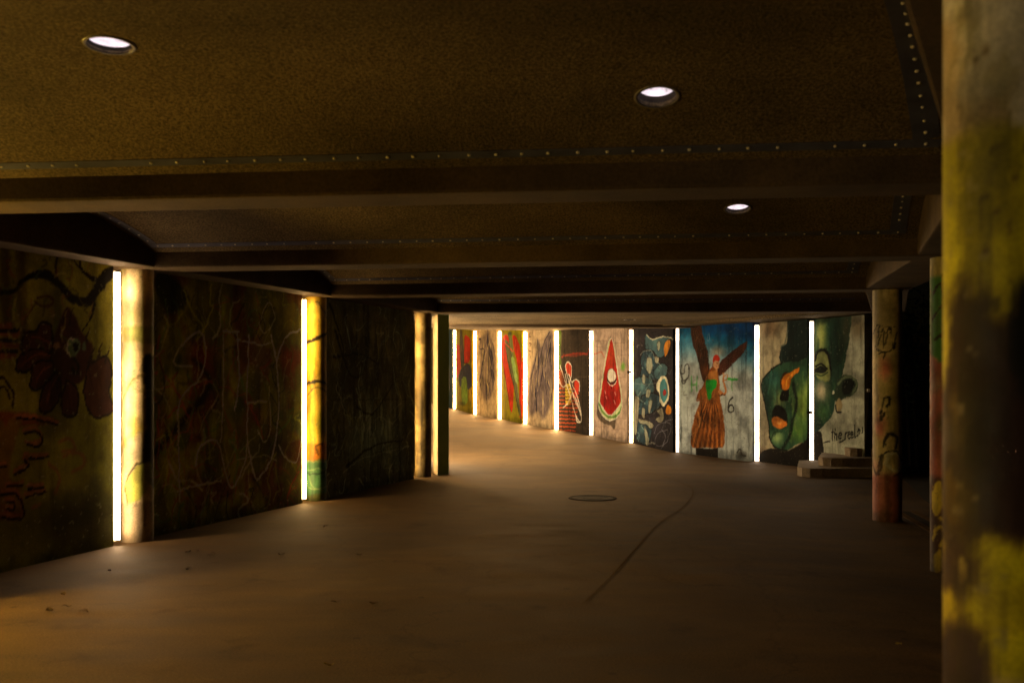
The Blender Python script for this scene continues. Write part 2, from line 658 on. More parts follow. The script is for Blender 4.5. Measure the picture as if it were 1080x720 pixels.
# ------------------------------------------------------------------ setting: floor
def build_floor():
    xs = np.concatenate([np.linspace(-60, -14, 12), np.linspace(-13, 12, 101), np.linspace(13, 60, 12)])
    ys = np.concatenate([np.linspace(-40, -3, 10), np.linspace(-2.5, 42, 150), np.linspace(43, 90, 12)])
    X, Y = np.meshgrid(xs, ys)
    Zf = floor_z(X, Y)
    V = np.stack([X, Y, Zf], -1).reshape(-1, 3)
    idx = np.arange(V.shape[0]).reshape(X.shape)
    Fq = np.stack([idx[:-1, :-1], idx[:-1, 1:], idx[1:, 1:], idx[1:, :-1]], -1).reshape(-1, 4)
    me = bpy.data.meshes.new('floor')
    me.from_pydata(V.tolist(), [], Fq.tolist())
    me.polygons.foreach_set('use_smooth', [True] * len(me.polygons))
    me.materials.append(floor_mat())
    o = link(bpy.data.objects.new('floor', me))
    tag(o, 'worn brown asphalt floor of the underpass', 'floor', kind='structure')


build_floor()


def at_floor(px, py):
    d = F * EYE / (py - YH)
    for _ in range(12):
        x = (px - 540) / F * d
        z = float(floor_z(x, d))
        d = F * (EYE - z) / (py - YH)
    return Vector(((px - 540) / F * d, d, float(floor_z((px - 540) / F * d, d))))


def ribbon_floor(name, pts, w, mat, dz, jitter=.3):
    P = spline([at_floor(*p)[:2] for p in pts], False, 10)
    bm = bmesh.new()
    prev = None
    for i, p in enumerate(P):
        d = P[min(i + 1, len(P) - 1)] - P[max(i - 1, 0)]
        d = d / (np.linalg.norm(d) + 1e-9)
        n = np.array([-d[1], d[0]])
        ww = w * (1 + jitter * (random.random() - .5) * 2) / 2
        q = p + n * (random.random() - .5) * w * jitter
        a, b_ = q - n * ww, q + n * ww
        v = (bm.verts.new((a[0], a[1], float(floor_z(a[0], a[1])) + dz)), bm.verts.new((b_[0], b_[1], float(floor_z(b_[0], b_[1])) + dz)))
        if prev: bm.faces.new((prev[0], prev[1], v[1], v[0]))
        prev = v
    return obj(name, bm, mat)


tag(ribbon_floor('asphalt_seam', [(612, 489), (680, 498), (718, 509), (731, 518), (720, 535), (695, 552), (650, 602), (618, 634)], .013, M_SEAM, .005),
    'thin dark bitumen seam curving across the brown floor', 'seam', kind='structure')


# ------------------------------------------------------------------ beams, edge beams, ceiling
def beam(name, p0, p1, z0, z1, hw, label, cat, group, ext=(.25, .25)):
    p0, p1 = V2(p0), V2(p1)
    t = (p1 - p0).normalized()
    n = Vector((-t.y, t.x))
    p0, p1 = p0 - t * ext[0], p1 + t * ext[1]
    bm = bmesh.new()
    prism(bm, [p0 - n * hw, p1 - n * hw, p1 + n * hw, p0 + n * hw], z0, z1, .018)
    o = obj(name, bm, M_BEAM)
    return tag(o, label, cat, group)


BL = ['concrete ceiling beam behind the camera position, above the nearest bay',
      'concrete ceiling beam overhead at the very top, resting on the yellow column',
      'nearest visible concrete ceiling beam, crossing the whole upper part of the picture',
      'second visible concrete ceiling beam, resting on the brightly lit cream column',
      'third visible concrete ceiling beam, resting on the yellow ringed column',
      'fourth visible concrete ceiling beam, resting on the slim tan column by the green pier',
      'farthest concrete ceiling beam, just above the distant row of murals']
for i, (a, b_) in enumerate(BEAMS):
    beam('ceiling_beam', a, b_, ZS if i < 6 else ZS - .0, 3.16, BW, BL[i], 'beam', 'ceiling beams across the underpass')

ed = ['beside the camera', 'above the near graffiti wall, mostly out of view', 'above the bird mural wall', 'above the wall of white scribbles', 'above the grey streaked wall']
for i in range(len(LEFT) - 1):
    beam('edge_beam', LEFT[i], LEFT[i + 1], ZS + .006, 3.15, .30, 'dark left edge beam ' + ed[i], 'beam', 'edge beams over the column rows', (0, 0))
ed = ['beside the camera', 'right of the yellow column overhead', 'right of the ceiling between yellow and green topped columns', 'reaching from the green topped column to the pale tagged column']
for i in range(len(RIGHT) - 1):
    beam('edge_beam', RIGHT[i], RIGHT[i + 1], ZS + .006, 3.15, .27, 'tan right edge beam ' + ed[i], 'beam', 'edge beams over the column rows', (0, 0))
beam('edge_beam', RIGHT[4], (5.9, 15.6), ZS + .006, 3.15, .25, 'short right edge beam beyond the pale tagged column', 'beam', 'edge beams over the column rows', (0, 0))


def drill(o, pts, r):
    """cut real round recesses for the downlights"""
    bm = bmesh.new()
    for p, n in pts:
        rot = Vector((0, 0, 1)).rotation_difference(n).to_matrix().to_4x4()
        bmesh.ops.create_cone(bm, cap_ends=True, segments=40, radius1=r, radius2=r, depth=.5, matrix=Matrix.Translation(p) @ rot)
    me = bpy.data.meshes.new('cut')
    bm.to_mesh(me); bm.free()
    c = link(bpy.data.objects.new('cut', me))
    md = o.modifiers.new('b', 'BOOLEAN')
    md.object = c
    md.operation = 'DIFFERENCE'
    md.solver = 'EXACT'
    bpy.context.view_layer.update()
    dg = bpy.context.evaluated_depsgraph_get()
    new = bpy.data.meshes.new_from_object(o.evaluated_get(dg))
    o.modifiers.clear()
    o.data = new
    bpy.data.objects.remove(c)


def find_on_bay(i, px, py):
    best = None
    for u in np.linspace(.02, .98, 97):
        for t in np.linspace(.02, .98, 97):
            p = bay(i, u, t)
            if p.y < .5: continue
            e = (540 + F * p.x / p.y - px) ** 2 + (YH - F * (p.z - EYE) / p.y - py) ** 2
            if best is None or e < best[0]: best = (e, u, t)
    return best[1], best[2]


LIGHTS = {1: [(118, 45), (698, 101)], 2: [(778, 220)], 5: [(664, 337)]}
LL = {(118, 45): 'round ceiling downlight glowing at the upper left, the leftmost one',
      (698, 101): 'round recessed downlight with dark rim, the one nearest the yellow column',
      (778, 220): 'small round downlight in the second ceiling bay, behind the first visible beam',
      (664, 337): 'tiny far downlight above the distant murals'}

DEP = .085


def downlight(p, n, label, k=1.0):
    """p on the ceiling surface, n pointing down into the room"""
    rot = Vector((0, 0, 1)).rotation_difference(n).to_matrix().to_4x4()
    root = empty('ceiling_downlight', p)
    tag(root, label, 'ceiling light', 'recessed ceiling downlights')
    bm = bmesh.new()
    lathe(bm, [(.096, -.02), (.096, .006), (.110, .006), (.113, .002), (.113, -.004)], 48, rot)
    obj('trim_ring', bm, M_RIM, root, True)
    bm = bmesh.new()
    lathe(bm, [(.0955, .004), (.092, -.05 * k), (.090, -.062 * k)], 48, rot)
    obj('reflector', bm, M_IRON, root, True)
    bm = bmesh.new()
    rings = lathe(bm, [(.0905, -.060 * k), (.06, -.057 * k), (.02, -.055 * k)], 48, rot)
    bm.faces.new(rings[-1])
    obj('lens', bm, E_DOWN, root, True)
    bm = bmesh.new()
    rings = lathe(bm, [(.0935, -.05 * k), (.0935, -.11)], 40, rot)
    bm.faces.new(rings[-1])
    obj('can', bm, M_IRON, root, True)


for i in range(len(BEAMS) - 1):
    NU, NT = 28, 26
    bm = bmesh.new()
    g = [[bm.verts.new(bay(i, u, t)) for t in np.linspace(0, 1, NT)] for u in np.linspace(0, 1, NU)]
    top = [[bm.verts.new(v.co + Vector((0, 0, .12))) for v in row] for row in g]
    for a in range(NU - 1):
        for b_ in range(NT - 1):
            bm.faces.new((g[a][b_], g[a + 1][b_], g[a + 1][b_ + 1], g[a][b_ + 1]))
            bm.faces.new((top[a][b_], top[a][b_ + 1], top[a + 1][b_ + 1], top[a + 1][b_]))
    for a in range(NU - 1):
        for e in (0, NT - 1):
            bm.faces.new((g[a][e], g[a + 1][e], top[a + 1][e], top[a][e]))
    for b_ in range(NT - 1):
        for e in (0, NU - 1):
            bm.faces.new((g[e][b_], g[e][b_ + 1], top[e][b_ + 1], top[e][b_]))
    o = obj('ceiling_vault', bm, M_CEIL)
    tag(o, None, None, kind='structure')
    spots = []
    for q in LIGHTS.get(i, []):
        u, t = find_on_bay(i, *q)
        p, n = bay(i, u, t), bay_normal(i, u, t)
        spots.append((p, n))
        downlight(p, n, LL[q], .25 if i == 5 else {118: .4, 698: .85, 778: .5}[q[0]])
    if spots: drill(o, spots, .094)
    for f in o.data.polygons: f.use_smooth = False


def ribbon_bay(name, i, path, w, dz=.004):
    """flat metal strip lying on the vault; path = list of (u, t); w in metres along the bay"""
    bm = bmesh.new()
    prev = None
    pts = [bay(i, *q) for q in path]
    for k, p in enumerate(pts):
        d = pts[min(k + 1, len(pts) - 1)] - pts[max(k - 1, 0)]
        n = bay_normal(i, *path[k])
        s = d.cross(n).normalized() * w / 2
        off = n * dz
        v = [bm.verts.new(p - s + off), bm.verts.new(p + s + off), bm.verts.new(p + s - off), bm.verts.new(p - s - off)]
        if prev:
            for a in range(4):
                bm.faces.new((prev[a], prev[(a + 1) % 4], v[(a + 1) % 4], v[a]))
        else:
            bm.faces.new(v)
        prev = v
    bm.faces.new(prev[::-1])
    return bm, pts


screw_me = None


def screw(parent, p, n):
    global screw_me
    if screw_me is None:
        bm = bmesh.new()
        rings = lathe(bm, [(.0095, 0), (.0085, .004), (.004, .0065)], 10)
        bm.faces.new(rings[-1])
        bmesh.ops.recalc_face_normals(bm, faces=bm.faces)
        screw_me = bpy.data.meshes.new('screw')
        bm.to_mesh(screw_me); bm.free()
        screw_me.materials.append(M_SCREW)
    o = bpy.data.objects.new('screw', screw_me)
    o.rotation_mode = 'QUATERNION'
    o.rotation_quaternion = Vector((0, 0, 1)).rotation_difference(n)
    o.location = p
    o.scale = (random.uniform(.75, 1.15),) * 2 + (1,)
    return link(o, parent)


def joint_strip(i, path, w, label, pitch=.15):
    bm, pts = ribbon_bay('joint_strip', i, path, w)
    o = obj('joint_strip', bm, M_STRIP)
    tag(o, label, 'metal strip', 'screwed metal strips round the ceiling bays')
    acc, last, k = 0, None, 0
    L = [0]
    for a, b_ in zip(pts, pts[1:]): L.append(L[-1] + (b_ - a).length)
    n = min(95, int(L[-1] / pitch))
    for j in range(n):
        if random.random() < .06: continue                # a few screws are gone
        s = (j + .5 + random.uniform(-.07, .07)) * L[-1] / n
        u = np.interp(s, L, [q[0] for q in path]); t = np.interp(s, L, [q[1] for q in path])
        nn = bay_normal(i, u, t)
        screw(o, bay(i, u, t) + nn * .0045, nn)


BAYN = {1: 'nearest ceiling bay', 2: 'second ceiling bay', 3: 'third ceiling bay', 4: 'fourth ceiling bay'}
for i in (1, 2, 3, 4):
    W = (V2(BEAMS[i + 1][1]) - V2(BEAMS[i + 1][0])).length
    el, er = .40 / W, 1 - .44 / W
    tt = 1 - .148 / bay_len(i, .5)
    joint_strip(i, [(u, tt) for u in np.linspace(el - .05 / W, er + .07 / W, 40)], .07, 'long dark screwed strip along the far side of the ' + BAYN[i])
    if i < 4:
        joint_strip(i, [(el, t) for t in np.linspace(.03, tt - .04 / 3, 24)], .085, 'short screwed strip at the left end of the ' + BAYN[i], .13)
        joint_strip(i, [(er, t) for t in np.linspace(.03, tt - .04 / 3, 24)], .13, 'dark screwed strip curving along the right end of the ' + BAYN[i], .12)


# ------------------------------------------------------------------ left side: columns, graffiti walls, lamps
def circ(r=R_COL): return 2 * PI * r


def new_column(c, base, seed, r=R_COL):
    z0 = float(floor_z(*c)) - .03
    cv = Canvas(circ(r), ZS + .012 - z0, base, .0125, column_map(c, r, z0), seed)
    return cv, z0


def left_geo(k):
    """panel k between column k and column k+1: face end points"""
    a, b_ = V2(LEFT[k]), V2(LEFT[k + 1])
    t = (b_ - a).normalized()
    n = Vector((-t.y, t.x))
    return a, b_, t, n


LAMP_T = [.29] * 6
GAP = .345
MAIN_E = {1: E_TUBEY, 2: E_TUBEG, 3: E_TUBEW, 4: E_TUBE, 5: E_TUBE}


def tube_light(p, n, e, z0, label, group, ln=2.5, r=.018):
    """upright fluorescent tube: batten behind, caps at both ends"""
    root = empty('tube_light', (p.x, p.y, z0))
    tag(root, label, 'tube light', group)
    bm = bmesh.new()
    lathe(bm, [(r, .05), (r, .05 + ln)], 16)
    obj('tube', bm, e, root, True)
    bm = bmesh.new()
    q = n * .05
    ang = math.atan2(n.y, n.x)
    M = Matrix.Translation((q.x, q.y, .05 + ln / 2)) @ Matrix.Rotation(ang, 4, 'Z')
    box(bm, (0, 0, 0), (.035, .045, ln + .04), M, .004)
    obj('batten', bm, M_WHITE, root)
    for z in (.035, .05 + ln):
        bm = bmesh.new()
        rings = lathe(bm, [(.021, z - .0), (.021, z + .016)], 14)
        bm.faces.new(rings[0][::-1]); bm.faces.new(rings[-1])
        obj('end_cap', bm, M_WHITE, root)
    return root


# -- wall paintings, left ------------------------------------------------------
def paint_bird(cv):
    cv.mottle((96, 88, 30), 60, 1, .35, .7, .8).mottle((58, 52, 24), 35, 2, .5, .7, .7)
    cv.view(0, 260, 4.5)
    # broad pale verticals between dark trunks
    for x, w in ((20, 24), (95, 40), (-60, 40), (-150, 60), (-260, 50)):
        cv.stroke([(x, -20), (x + 6, 200), (x + 16, 430)], [.10, .12, .07], (46, 34, 20), .03, .75)
    for x in (150, 330, 500, -110, -300): cv.blob((x, 200), (60, 260), (128, 116, 44), .4)
    cv.blob((520, 300), (70, 330), (140, 122, 38), .55)  # glow of the neighbouring lamp, painted in along the right edge
    # black bough
    cv.stroke([(-320, 120), (-200, 260), (-90, 190), (0, 215), (60, 210), (110, 165), (160, 135), (230, 140), (290, 190), (340, 245), (410, 262), (460, 215), (490, 150), (540, 122), (590, 118)],
              [.05, .06, .05, .03, .05, .075, .08, .085, .10, .12, .13], (12, 8, 6), .012)
    cv.stroke([(450, 225), (445, 290), (420, 350), (395, 395)], [.05, .025, .012], (14, 9, 6), .006)
    cv.stroke([(470, 170), (410, 130), (380, 85), (395, 40)], [.05, .03, .015], (14, 9, 6), .006)
    cv.stroke([(390, 110), (360, 80), (350, 50)], [.02, .01], (14, 9, 6), .005)
    cv.stroke([(270, 150), (265, 90), (280, 20)], [.03, .02], (20, 14, 9), .008)
    cv.stroke([(160, 260), (210, 285), (255, 255), (225, 235), (175, 245)], .022, (40, 24, 14), .008, .8)
    cv.stroke([(170, 265), (120, 330), (110, 420)], .015, (40, 26, 14), .008, .7)
    # feathered creature in dark red-brown
    cv.fill([(250, 480), (290, 340), (330, 290), (390, 400), (440, 470), (430, 560), (380, 640), (300, 660), (255, 590)], (44, 22, 20), .02)
    fe = [[(255, 470), (240, 380), (200, 360), (170, 400), (120, 410), (100, 490), (150, 520), (230, 500)],
          [(240, 500), (160, 490), (90, 530), (80, 590), (150, 590), (235, 540)],
          [(245, 540), (170, 560), (140, 650), (170, 680), (230, 640), (260, 580)],
          [(270, 590), (210, 660), (190, 760), (240, 780), (290, 680)],
          [(320, 640), (290, 720), (300, 800), (360, 790), (370, 680)],
          [(420, 560), (500, 520), (530, 590), (520, 700), (540, 780), (440, 800), (400, 690)]]
    for f in fe:
        cv.fill(f, (48, 24, 21), .015)
        hatch(cv, f, [(24, 12, 12), (70, 34, 28), (44, 26, 20)], 8, (.01, .03), (30, 90), int(f[0][0]), .012)
        cv.stroke(f + [f[0]], .022, (16, 8, 8), .006)
    for a in ((250, 470, 150, 430), (240, 510, 120, 555), (255, 560, 175, 640), (280, 610, 225, 740)):
        cv.stroke([(a[0], a[1]), ((a[0] + a[2]) / 2 - 6, (a[1] + a[3]) / 2 - 14), (a[2], a[3])], .012, (100, 44, 34), .008, .8)
    # tufts
    for x, y in ((430, 510), (465, 490), (500, 510), (410, 420), (300, 320), (330, 330)):
        cv.stroke([(x, y + 40), (x + 6, y), (x + 22, y - 35)], [.03, .02, .006], (26, 14, 10), .006)
    # eyes
    cv.fill([(320, 480), (335, 440), (370, 440), (380, 490), (350, 525), (325, 510)], (70, 78, 70), .01)
    cv.stroke([(330, 520), (318, 490), (328, 450), (350, 440)], .02, (150, 150, 130), .006)
    cv.fill([(345, 470), (365, 460), (372, 490), (355, 500)], (14, 12, 12), .008)
    cv.fill([(392, 460), (408, 450), (412, 490), (396, 490)], (64, 70, 62), .008)
    cv.stroke([(350, 530), (372, 560), (360, 600), (345, 580)], .03, (12, 8, 8), .008)
    cv.fill([(258, 466), (285, 462), (288, 484), (262, 486)], (110, 74, 58), .008)
    # red brick maze, lower left
    cv.view(0, 410, 3.79)
    cv.fill([(-500, 60), (20, 90), (150, 95), (225, 120), (215, 140), (95, 150), (60, 200), (40, 330), (85, 400), (80, 510), (-20, 530), (-500, 560)], (84, 38, 24), .02, .9, True, .5)
    for q in ([(60, 110), (150, 105), (225, 130)], [(90, 165), (140, 155), (165, 185), (150, 215), (100, 215)], [(100, 265), (190, 262)], [(60, 320), (110, 300), (95, 275)],
              [(30, 375), (90, 370)], [(0, 410), (60, 405), (85, 440), (80, 500), (0, 505)], [(20, 440), (50, 440), (50, 470), (20, 470)], [(-40, 300), (20, 290)], [(-140, 200), (-60, 205), (-60, 280)],
              [(-200, 350), (-110, 340), (-100, 420), (-180, 430)], [(100, 420), (180, 400)], [(110, 390), (170, 380)]):
        cv.stroke(q, .034, (112, 62, 44), .008, .85)
        cv.stroke([(x + 4, y + 14) for x, y in q], .022, (18, 10, 10), .006)
    cv.view(0, 260, 4.5)
    for y in (380, 415, 470, 520): cv.stroke([(-120, y), (-40, y - 4), (30 + (y % 60), y)], .045, (84, 46, 30), .012)
    for y in (400, 445, 497): cv.stroke([(-120, y), (80, y)], .03, (16, 10, 8), .01)
    cv.stroke([(-20, 640), (20, 630), (60, 700), (60, 760)], .025, (20, 12, 10), .006)
    cv.stroke([(-20, 680), (20, 665), (40, 720)], .02, (20, 12, 10), .006)
    rr = random.Random(3)
    for _ in range(110):
        x, y = rr.uniform(-120, 450), rr.uniform(-250, 520)
        q = [(x, y)]
        for _k in range(3): q.append((q[-1][0] + rr.uniform(-22, 22), q[-1][1] + rr.uniform(-6, 46)))
        cv.stroke(q, rr.uniform(.006, .024), rr.choice([(24, 20, 12), (120, 108, 40), (84, 40, 28), (60, 76, 34), (136, 122, 70), (40, 34, 20)]), .008, rr.uniform(.25, .6))
    # dark foot and scribbles
    cv.view(0, 410, 3.79)
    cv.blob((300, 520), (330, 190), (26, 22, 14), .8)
    for q in ([(240, 210), (280, 200), (300, 240), (250, 250)], [(250, 270), (320, 255), (340, 300), (290, 330)], [(200, 300), (240, 350), (220, 420)], [(130, 480), (160, 460)]):
        cv.stroke(q, .03, (96, 52, 34), .015, .7)
    cv.view(0, 260, 4.5)
    cv.blob((-700, 300), (300, 500), (110, 60, 30), .5).blob((-1000, 500), (300, 300), (40, 70, 50), .6)
    cv.grime(.2, .2, .3)


def paint_scribble(cv):
    cv.mottle((104, 92, 26), 45, 1, .4, .7, .8, .6, 1.6).mottle((70, 34, 24), 30, 2, .5, .68, .8).mottle((44, 50, 28), 40, 3, .55, .7, .7)
    cv.view(150, 270, 2.4)
    for x, y, rx, ry, c in ((75, 300, 14, 90, (124, 112, 30)), (150, 250, 60, 60, (90, 30, 24)), (180, 440, 18, 60, (112, 108, 28)), (72, 600, 18, 50, (104, 104, 22)), (275, 590, 14, 40, (112, 106, 26)),
                            (230, 320, 20, 60, (110, 100, 30)), (110, 100, 40, 50, (110, 96, 40)), (300, 250, 30, 120, (84, 62, 44)), (370, 260, 40, 60, (92, 34, 26)), (340, 480, 60, 60, (36, 26, 18)),
                            (205, 140, 12, 60, (112, 108, 30)), (380, 160, 40, 90, (88, 74, 26)), (310, 400, 20, 60, (100, 88, 30))):
        cv.blob((x, y), (rx, ry), c, .8)
    cv.fill([(30, 50), (60, 40), (120, 110), (70, 150), (40, 100)], (24, 26, 14), .04, .8)
    cv.stroke([(10, 520), (90, 430), (170, 330), (130, 260)], [.12, .09, .05], (18, 14, 10), .04, .8)
    W = (205, 196, 176)
    rr = random.Random(8)
    for _ in range(170):
        x, y = rr.uniform(20, 400), rr.uniform(70, 640)
        q = [(x, y)]
        for _k in range(4): q.append((q[-1][0] + rr.uniform(-26, 26), q[-1][1] + rr.uniform(-10, 60)))
        cv.stroke(q, rr.uniform(.006, .03), rr.choice([(24, 22, 14), (128, 120, 36), (120, 44, 34), (60, 84, 40), (150, 140, 120), (90, 70, 40)]), .008, rr.uniform(.3, .8))
    for q, w, a in (([(95, 620), (92, 480), (95, 370), (150, 300), (160, 230), (140, 190), (95, 230), (80, 270), (125, 275)], .016, .5),
                    ([(205, 190), (245, 192)], .014, .7), ([(205, 200), (205, 330), (200, 470)], .012, .45), ([(240, 195), (245, 300), (235, 390)], .016, .75),
                    ([(270, 200), (266, 330), (268, 470), (280, 545), (295, 560), (330, 500), (345, 400), (342, 280), (325, 200)], .017, .8),
                    ([(135, 530), (150, 480), (190, 470), (205, 520), (225, 585), (255, 540), (265, 480)], .014, .6),
                    ([(240, 210), (300, 225), (330, 215)], .012, .6), ([(340, 270), (360, 210), (400, 185)], .017, .7), ([(290, 440), (310, 470), (325, 430), (320, 330)], .012, .5),
                    ([(345, 480), (370, 520), (395, 510), (405, 450)], .012, .5), ([(90, 595), (140, 580), (200, 570)], .013, .5), ([(265, 370), (315, 368)], .014, .6),
                    ([(300, 160), (320, 120), (335, 160), (310, 195), (295, 170)], .010, .4), ([(240, 515), (310, 505), (340, 515)], .008, .4)):
        cv.stroke(q, w * 1.45, W, .007, min(1, a * 1.25))
    m = fbm(cv.ny, cv.nx, 3, 91, octs=2)
    cv.clip = smooth(.6, .72, m)
    cv.blob((290, 300), (60, 90), (140, 132, 120), .5).blob((160, 620), (120, 50), (140, 132, 120), .25)
    cv.clip = None
    cv.blob((220, 720), (260, 110), (22, 20, 14), .8)  # shade at the unlit foot of the wall, painted in
    cv.grime(.22, .28, .3)


def paint_grey(cv):
    cv.mottle((70, 60, 44), 25, 1, .42, .7, .8, .6, 1.5).mottle((40, 34, 26), 40, 2, .5, .7, .7)
    cv.view(310, 290, 2.88)
    cv.blob((240, 500), (130, 130), (72, 78, 78), .7).blob((330, 560), (80, 60), (60, 62, 64), .6)
    cv.blob((130, 200), (34, 160), (104, 90, 30), .5).blob((330, 260), (40, 90), (66, 60, 50), .6)
    m = fbm(cv.ny, cv.nx, 4, 33, 1, 6, 3)
    cv.clip = smooth(.52, .7, m)
    cv.blob((240, 450), (140, 150), (128, 128, 118), .65).blob((250, 190), (120, 120), (96, 80, 54), .6)
    cv.clip = None
    for q in ([(110, 90), (150, 230), (130, 330), (160, 420)], [(125, 170), (170, 300), (210, 300)], [(190, 400), (240, 420), (300, 330)], [(120, 250), (200, 240), (260, 270)], [(160, 580), (240, 520), (330, 500)]):
        cv.stroke(q, [.05, .03, .02], (20, 17, 13), .012, .75)
    cv.stroke([(110, 378), (360, 378)], .01, (28, 24, 18), .006, .7)
    cv.stroke([(110, 240), (360, 252)], .008, (110, 100, 80), .006, .35)
    rr = random.Random(9)
    for _ in range(170):
        x, y = rr.uniform(105, 365), rr.uniform(90, 620)
        q = [(x, y)]
        for _k in range(3): q.append((q[-1][0] + rr.uniform(-16, 16), q[-1][1] + rr.uniform(-6, 50)))
        cv.stroke(q, rr.uniform(.005, .02), rr.choice([(24, 22, 18), (110, 100, 60), (120, 124, 120), (150, 146, 132), (30, 28, 22), (80, 88, 92)]), .008, rr.uniform(.3, .7))
    for q in ([(150, 600), (200, 560), (270, 540), (350, 520)], [(220, 480), (260, 430), (300, 450), (330, 400)]):
        cv.stroke(q, .012, (126, 122, 112), .006, .5)
    cv.grime(.22, .35, .3)


def paint_plain(cv, cols):
    for k, c in enumerate(cols): cv.mottle(c, 30 + 12 * k, k + 1, .45, .66, .8)
    r = random.Random(cv.seed)
    for _ in range(14):
        x, y = r.uniform(.2, cv.w - .3), r.uniform(.4, 2.2)
        q = [(x + r.uniform(-.3, .3), y + r.uniform(-.3, .3)) for _ in range(5)]
        P = cv.to; T = cv.T
        cv.to = lambda a, b_: (a, b_); cv.T = (0, 0, 1)
        cv.stroke(q, .03, r.choice([(20, 18, 16), (150, 140, 120), (130, 50, 30)]), .01, .7)
        cv.to, cv.T = P, T
    cv.grime(.35, .4, .4)


LW = [('dark olive graffiti wall just left of the camera', (92, 84, 40)),
      ('graffiti wall out at the far left, nearest the camera', (92, 80, 40)),
      ('dark olive wall painted with black boughs, a feathered red bird and a red brick maze', (84, 76, 30)),
      ('dark olive and maroon wall scrawled with large white looping lines, between two lit columns', (66, 58, 24)),
      ('dark grey streaked wall right of the yellow ringed column', (54, 48, 36))]
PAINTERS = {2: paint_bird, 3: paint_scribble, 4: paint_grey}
for k in range(5):
    a, b_, t, n = left_geo(k)
    A = a + t * .19
    B = b_ - t * GAP
    zb = -.02
    cv = Canvas((B - A).length, ZS + .004 - zb, LW[k][1], .0125, panel_map(A, B, zb), 20 + k)
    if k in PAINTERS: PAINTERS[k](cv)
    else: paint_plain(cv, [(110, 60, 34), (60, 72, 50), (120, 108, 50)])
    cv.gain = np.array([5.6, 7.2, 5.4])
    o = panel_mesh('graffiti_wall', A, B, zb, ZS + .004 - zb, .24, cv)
    tag(o, LW[k][0], 'wall', 'painted wall panels of the underpass')

# retaining wall behind the niches
bm = bmesh.new()
line = [V2(p) for p in LEFT] + [Vector((-1.55, 16.9))]
offs = []
for i, p in enumerate(line):
    d = (line[min(i + 1, len(line) - 1)] - line[max(i - 1, 0)]).normalized()
    offs.append(Vector((-d.y, d.x)))
poly = [p + n * .52 for p, n in zip(line, offs)] + [p + n * .8 for p, n in zip(line[::-1], offs[::-1])]
prism(bm, poly, -.05, 3.1)
tag(obj('retaining_wall', bm, M_CONC), 'bare concrete wall behind the left graffiti walls, glimpsed through the lit gaps', 'wall')

TL = {1: 'warm tube light beside the first column left of the camera', 2: 'golden tube light on the left, out past the picture edge', 3: 'white hot upright tube light left of the cream column',
      4: 'upright tube light left of the yellow ringed column', 5: 'upright tube light by the slim tan column next to the green pier'}
for k in range(1, 6):
    a, b_, t, n = left_geo(k - 1)
    p = b_ - t * .272 + n * (.005 if k < 5 else .10)
    tube_light(p, n, MAIN_E[k], float(floor_z(*p)), TL[k], 'upright tube lights in the left wall gaps')


t0_ = (V2(LEFT[1]) - V2(LEFT[0])).normalized()
p0_ = V2(LEFT[0]) - t0_ * .295
tube_light(p0_, Vector((-t0_.y, t0_.x)), E_TUBEN, 0, 'warm tube light by the column behind the camera', 'upright tube lights in the left wall gaps')

# -- left columns
def col_plain(cv, c2):
    cv.mottle(c2, 20, 1, .45, .7, .6)
    cv.grime(.3, .35, .4)


for k in (0, 1, 2):
    cv, z0 = new_column(LEFT[k], (190, 170, 110), 40 + k)
    col_plain(cv, (120, 120, 60))
    tag(column_mesh('column', LEFT[k], R_COL, z0, ZS + .012, cv), ['round painted column left of the camera', 'round yellowish column at the near left', 'round yellowish column just outside the left picture edge'][k], 'column', 'round columns carrying the beams')

cv, z0 = new_column(LEFT[3], (214, 196, 146), 44)
cv.mottle((182, 168, 96), 22, 2, .5, .7, .5)
cv.view(0, 250, 2.057)
cv.fill([(270, 195), (340, 190), (340, 232), (270, 228)], (128, 138, 58), .02, .7, False)
cv.fill([(308, 270), (316, 254), (326, 256), (345, 290), (345, 530), (308, 520), (312, 400)], (22, 26, 14), .02, .9)  # near-black green shape down the right limb
cv.stroke([(262, 420), (268, 360), (285, 315), (312, 295)], .02, (110, 100, 48), .01, .8)
cv.stroke([(262, 470), (285, 430), (312, 410)], .05, (196, 178, 60), .03, .6)
cv.blob((290, 405), (26, 36), (206, 188, 62), .6).blob((292, 470), (34, 60), (166, 156, 128), .5)
cv.fill([(278, 575), (276, 540), (290, 505), (318, 488), (325, 520), (308, 560)], (168, 176, 66), .012, .85)
cv.stroke([(276, 580), (274, 540), (290, 500), (322, 480)], .018, (70, 66, 34), .008)
cv.fill([(240, 578), (345, 572), (345, 670), (240, 670)], (150, 134, 108), .02, .8, False)
cv.stroke([(262, 290), (300, 330), (335, 330)], .014, (140, 130, 90), .008, .6)
cv.grime(.25, .25, .3)
tag(column_mesh('column', LEFT[3], R_COL, z0, ZS + .012, cv), 'cream round column with a pale green band and dark right limb, lit hot white on its left', 'column', 'round columns carrying the beams')

